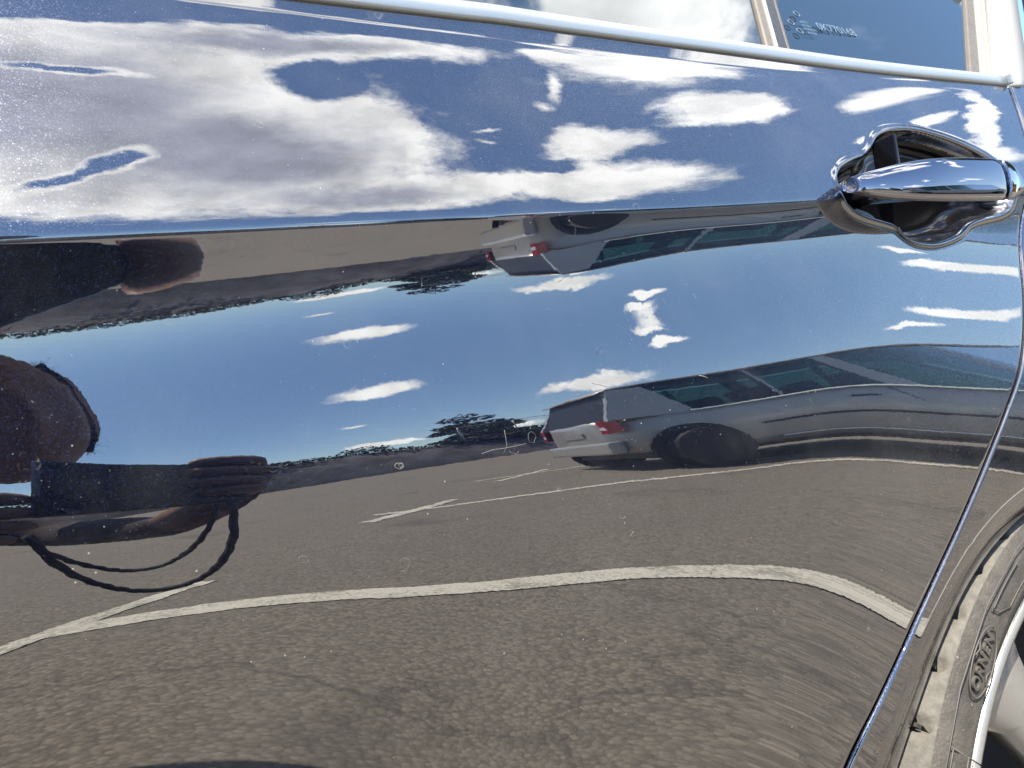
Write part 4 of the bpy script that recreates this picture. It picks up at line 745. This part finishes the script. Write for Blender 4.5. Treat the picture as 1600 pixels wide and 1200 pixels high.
# brick building
M_brick = mat('red_brick_wall', (.30, .10, .065), .85, noise=(1.5, .2)); M_mort = mat('mortar', (.4, .38, .35), .9)
bl = thing('brick_building', 'low red brick building at the far end of the lot', 'building', (70, -8, 0))
wallo = box('wall', (0, 0, 3), (16, 11, 6), M_brick, bl); box('roof', (0, 0, 6.15), (16.6, 11.6, .3), M_grey, bl)
for yy in (-3.6, -1.2, 1.2, 3.6):
    for zz in (1.6, 4.3):
        f = box('window', (-8.02, yy, zz), (.10, 1.3, 1.4), M_cream, bl); box('pane', (-8.08, yy, zz), (.03, 1.1, 1.2), M_glass, f)

# ------------------------------------------------------------------ the photographer and the phone
M_phone = mat('phone_case', (.012, .012, .014), .35); M_screen = mat('phone_screen', (.02, .03, .04), .08, emit=((.5, .6, .7), .25)); M_lens = mat('lens_glass', (.01, .01, .015), .05, ior=1.8)
M_skin = mat('warm_skin', (.20, .115, .085), .55, noise=(30, .1)); M_jacket = mat('dark_brown_jacket', (.030, .020, .020), .85, noise=(25, .3)); M_jeans = mat('dark_jeans', (.02, .025, .04), .9, noise=(60, .3)); M_hair = mat('dark_hair', (.018, .013, .011), .6, noise=(120, .4)); M_strap = mat('black_cord', (.010, .011, .014), .7, noise=(300, .5))
vR, vU, vF, vC = Vector(RIGHT), Vector(UP), Vector(FWD), Vector(CAM)
def cp(r, u, f): return vC+vR*r+vU*u+vF*f
ph = thing('phone', 'dark smartphone held sideways in both hands in front of the navy door', 'phone', tuple(cp(.054, .034, -.012)))
Rm = Matrix((vR, vU, -vF)).transposed()
def pbox(name, r, u, f, s, m_, bev=0.0, par=ph):
    bm = bmesh.new(); add_box(bm, Rm@Vector((r, u, -f)) if False else (vR*r+vU*u+vF*f), s, Rm, bev); return bm_obj(name, bm, m_, par)
pbox('case', 0, 0, 0, (.160, .077, .0095), M_phone, .003); pbox('screen', 0, 0, -.0056, (.150, .068, .0015), M_screen)
pbox('camera_bump', -.057, -.019, .0060, (.032, .036, .0020), M_phone, .0008)
for (a, b) in ((-.062, -.031), (-.052, -.023), (-.062, -.011)):
    bm = bmesh.new(); bmesh.ops.create_cone(bm, cap_ends=True, segments=24, radius1=.006, radius2=.006, depth=.002); bmesh.ops.transform(bm, matrix=Matrix.Translation(vR*a+vU*b+vF*.0080)@Rm.to_4x4(), verts=bm.verts); bm_obj('lens', bm, M_lens, ph)
# camera sits on the front face of the phone, 2 mm in front of the bump
per = thing('person', 'person in a dark jacket leaning in with both hands round a phone', 'person', (-1.0, -1.0, 0))
def skin_mesh(name, chains, m_, parent, sub=2, mats=None):
    """chains: lists of (co, radius); the first vertex of each later chain may be an index tuple ('at', chain, i)"""
    bm = bmesh.new(); sl_ = bm.verts.layers.skin.verify(); made = []
    for ci, ch in enumerate(chains):
        vs_ = []
        for it in ch:
            if it[0] == 'at': vs_.append(made[it[1]][it[2]]); continue
            v = bm.verts.new(it[0]); r = it[1]; v[sl_].radius = (r if hasattr(r, '__len__') else (r, r)); v[sl_].use_root = (ci == 0 and not vs_); vs_.append(v)
        for a, b in zip(vs_, vs_[1:]): bm.edges.new((a, b))
        made.append(vs_)
    me = bpy.data.meshes.new(name); bm.to_mesh(me); bm.free(); o = bpy.data.objects.new(name, me); COL.objects.link(o)
    md = o.modifiers.new('skin', 'SKIN'); md.use_smooth_shade = True
    s2_ = o.modifiers.new('sub', 'SUBSURF'); s2_.levels = sub; s2_.render_levels = sub
    dg = bpy.context.evaluated_depsgraph_get(); me2 = bpy.data.meshes.new_from_object(o.evaluated_get(dg)); bpy.data.objects.remove(o)
    me2.name = name; me2.materials.clear(); 
    for q in (mats or [m_]): me2.materials.append(q)
    me2.polygons.foreach_set('use_smooth', [True]*len(me2.polygons)); o = bpy.data.objects.new(name, me2); link(o, parent); o.matrix_parent_inverse = Matrix.Translation(parent.location).inverted(); return o
hips = Vector((-1.02, -.98, .84)); waist = Vector((-.84, -.90, .93)); chest = Vector((-.50, -.76, .985)); neck0 = Vector((-.26, -.68, .975)); neck1 = Vector((-.14, -.655, .970)); headc = Vector((-.030, -.625, .985))
sR = chest+Vector((.14, -.10, -.02)); sL = chest+Vector((-.15, .14, -.03))
wrR = cp(.110, -.035, -.070); wrL = cp(-.115, -.065, -.060)
elR = Vector((-.02, -.70, .70)); elL = Vector((-.42, -.48, .68))
hndR = cp(.146, .030, -.020); hndL = cp(-.090, -.020, -.035)
chains = [[(hips, .15), (waist, .135), (chest, .150), (neck0, .062), (neck1, .055)],
 [('at', 0, 2), (sR, .066), ((sR+elR)/2, .050), (elR, .044), ((elR+wrR)/2, .038), (wrR, (.026, .020)), (hndR, (.040, .020))],
 [('at', 0, 2), (sL, .066), ((sL+elL)/2, .050), (elL, .044), ((elL+wrL)/2, .038), (wrL, (.026, .020)), (hndL, (.030, .016))]]
for s_, kn, an, ft in ((1, Vector((-.86, -1.02, .47)), Vector((-1.06, -1.14, .10)), Vector((-.95, -1.06, .045))), (-1, Vector((-.96, -.76, .46)), Vector((-1.18, -.88, .10)), Vector((-1.06, -.80, .045)))):
    hp = hips+Vector((.07, -.06, -.03))*s_; chains.append([('at', 0, 0), (hp, .095), ((hp+kn)/2, .078), (kn, .058), ((kn+an)/2, .052), (an, .040), (ft, .035), (ft+(ft-an)*.5, .028)])
# fingers: four wrapped round the phone's back, thumb on the front side
def fingers(idx, h_, sgn, outd):
    for k, (ln, off) in enumerate(((.070, .026), (.078, .007), (.074, -.012), (.060, -.030))):
        b = h_+vU*(off+.018); p1 = b+vF*.016-outd*.006; p2 = p1-outd*ln*.42+vF*.004; p3 = p2-outd*ln*.30-vF*.004; p4 = p3-outd*ln*.20-vF*.006
        chains.append([('at', idx, -1), (b, .0120), (p1, .0110), (p2, .0100), (p3, .0090), (p4, .0070)])
    t0 = h_+vU*.030-vF*.010; chains.append([('at', idx, -1), (t0, .012), (t0-outd*.020+vU*.016-vF*.012, .0095), (t0-outd*.042+vU*.022-vF*.012, .0075)])
fingers(1, hndR, 1, vR); fingers(2, hndL, -1, -vR)

me_body = skin_mesh('body', chains, M_jacket, per, 1, [M_jacket, M_jeans, M_skin])
bm_ = me_body.data
for p in bm_.polygons:
    c = p.center
    if (c-hndR).length < .088 or (c-hndL).length < .088 or (c-neck1).length < .055: p.material_index = 2
    elif c.z < .86 and c.x < -.74 and c.z < .84: p.material_index = 1
# head with face
def head_mesh():
    bm = bmesh.new(); bmesh.ops.create_uvsphere(bm, u_segments=48, v_segments=32, radius=1.0)
    f = (vC-headc+Vector((0, 0, -.03))).normalized(); f = Vector((.30, .90, -.28)).normalized(); up = Vector((0, 0, 1)); rt = f.cross(up).normalized(); up = rt.cross(f)
    for v in bm.verts:
        x, y, z = v.co      # local: x right, y forward, z up
        sx, sy, sz = .076, .098, .118
        w_ = 1-.22*max(0, -z)**1.2; X, Y_, Z_ = x*sx*w_, y*sy*(1-.10*max(0, -z)), z*sz
        def g(cx, cz, s): return math.exp(-(((X-cx)/s)**2+((Z_-cz)/s)**2))*(1 if y > 0 else 0)
        Y_ += .024*g(0, -.018, .013)+.014*g(0, .002, .010)-.010*g(.030, .006, .014)-.010*g(-.030, .006, .014)+.007*g(0, -.056, .018)+.008*g(0, -.094, .020)+.006*g(.0, .030, .04)-.004*g(0, -.073, .008)
        if abs(x) > .93 and -.35 < z < .15 and abs(y) < .3: X *= 1.14
        v.co = rt*X+f*Y_+up*Z_
    return bm, f, rt, up
bmh, f_, rt_, up_ = head_mesh(); hd = bm_obj('head', bmh, M_skin, per, True); hd.location = headc-per.location
for s_ in (-1, 1):
    bm = bmesh.new(); bmesh.ops.create_uvsphere(bm, u_segments=16, v_segments=10, radius=.0115); o = bm_obj('eye', bm, mat('eye_white', (.7, .68, .65), .2), hd, True); o.location = rt_*.030*s_+f_*.080+up_*.006
    bm = bmesh.new(); bmesh.ops.create_uvsphere(bm, u_segments=14, v_segments=10, radius=1.0); bmesh.ops.transform(bm, matrix=Matrix.Diagonal((.010, .018, .030, 1)), verts=bm.verts); o = bm_obj('ear', bm, M_skin, hd, True); o.location = rt_*.080*s_-f_*.005-up_*.008
rg = np.random.default_rng(5); V = []; Fc = []
for _ in range(20000):
    d = rg.normal(size=3); d /= np.linalg.norm(d)
    if d[1] > .35 and d[2] < .50 or d[2] < -.45: continue
    p = rt_*float(d[0])*.082+f_*(float(d[1])*.104-.004)+up_*(float(d[2])*.124+.004); t = Vector(rg.normal(size=3)); nn = p.normalized(); t = (t-nn*t.dot(nn)-up_*.8).normalized(); sd = nn.cross(t)*.00045; p2 = p+nn*float(rg.uniform(-.006, .0015)); k = len(V)
    V += [p2-sd, p2+sd, p2+sd+t*.016-nn*.004, p2-sd+t*.016-nn*.004]; Fc.append((k, k+1, k+2, k+3))
hr = mesh_obj('hair', V, Fc, M_hair, per, kind='stuff'); hr.location = headc-per.location
bm = bmesh.new(); bmesh.ops.create_uvsphere(bm, u_segments=32, v_segments=20, radius=1.0)
for v in list(bm.verts):
    if (v.co.y > .40 and v.co.z < .45) or v.co.z < -.5: bm.verts.remove(v); continue
    v.co = rt_*v.co.x*.081+f_*(v.co.y*.103-.004)+up_*(v.co.z*.123+.003)
hc = bm_obj('hair_cap', bm, M_hair, per, True); hc.location = headc-per.location
# wrist strap of the phone: two hanging loops
st = thing('phone_strap', 'black twisted cord hanging in two loops under the phone', 'strap', (.02, -.27, .70))
def loop(name, a, b, dip, skew, r):
    pts = []
    a = Vector(a); b = Vector(b)
    for t in np.linspace(0, 1, 60):
        s = 4*t*(1-t); sk = t+skew*s*.5*(0.5-t); p = a.lerp(b, float(min(1, max(0, sk)))); p.z -= dip*(s**.62); tw = .0005; pts.append((p.x+tw*math.sin(t*90)-.02, p.y+tw*math.cos(t*90)+.27, p.z-.70))
    return tube(name, pts, [r*(1+.10*math.sin(i*1.9)) for i in range(60)], M_strap, st, 7)
loop('cord', (-.036, -.292, .738), (.086, -.300, .735), .130, -.3, .0034)
loop('cord', (-.038, -.288, .736), (.074, -.292, .735), .088, .3, .0028)
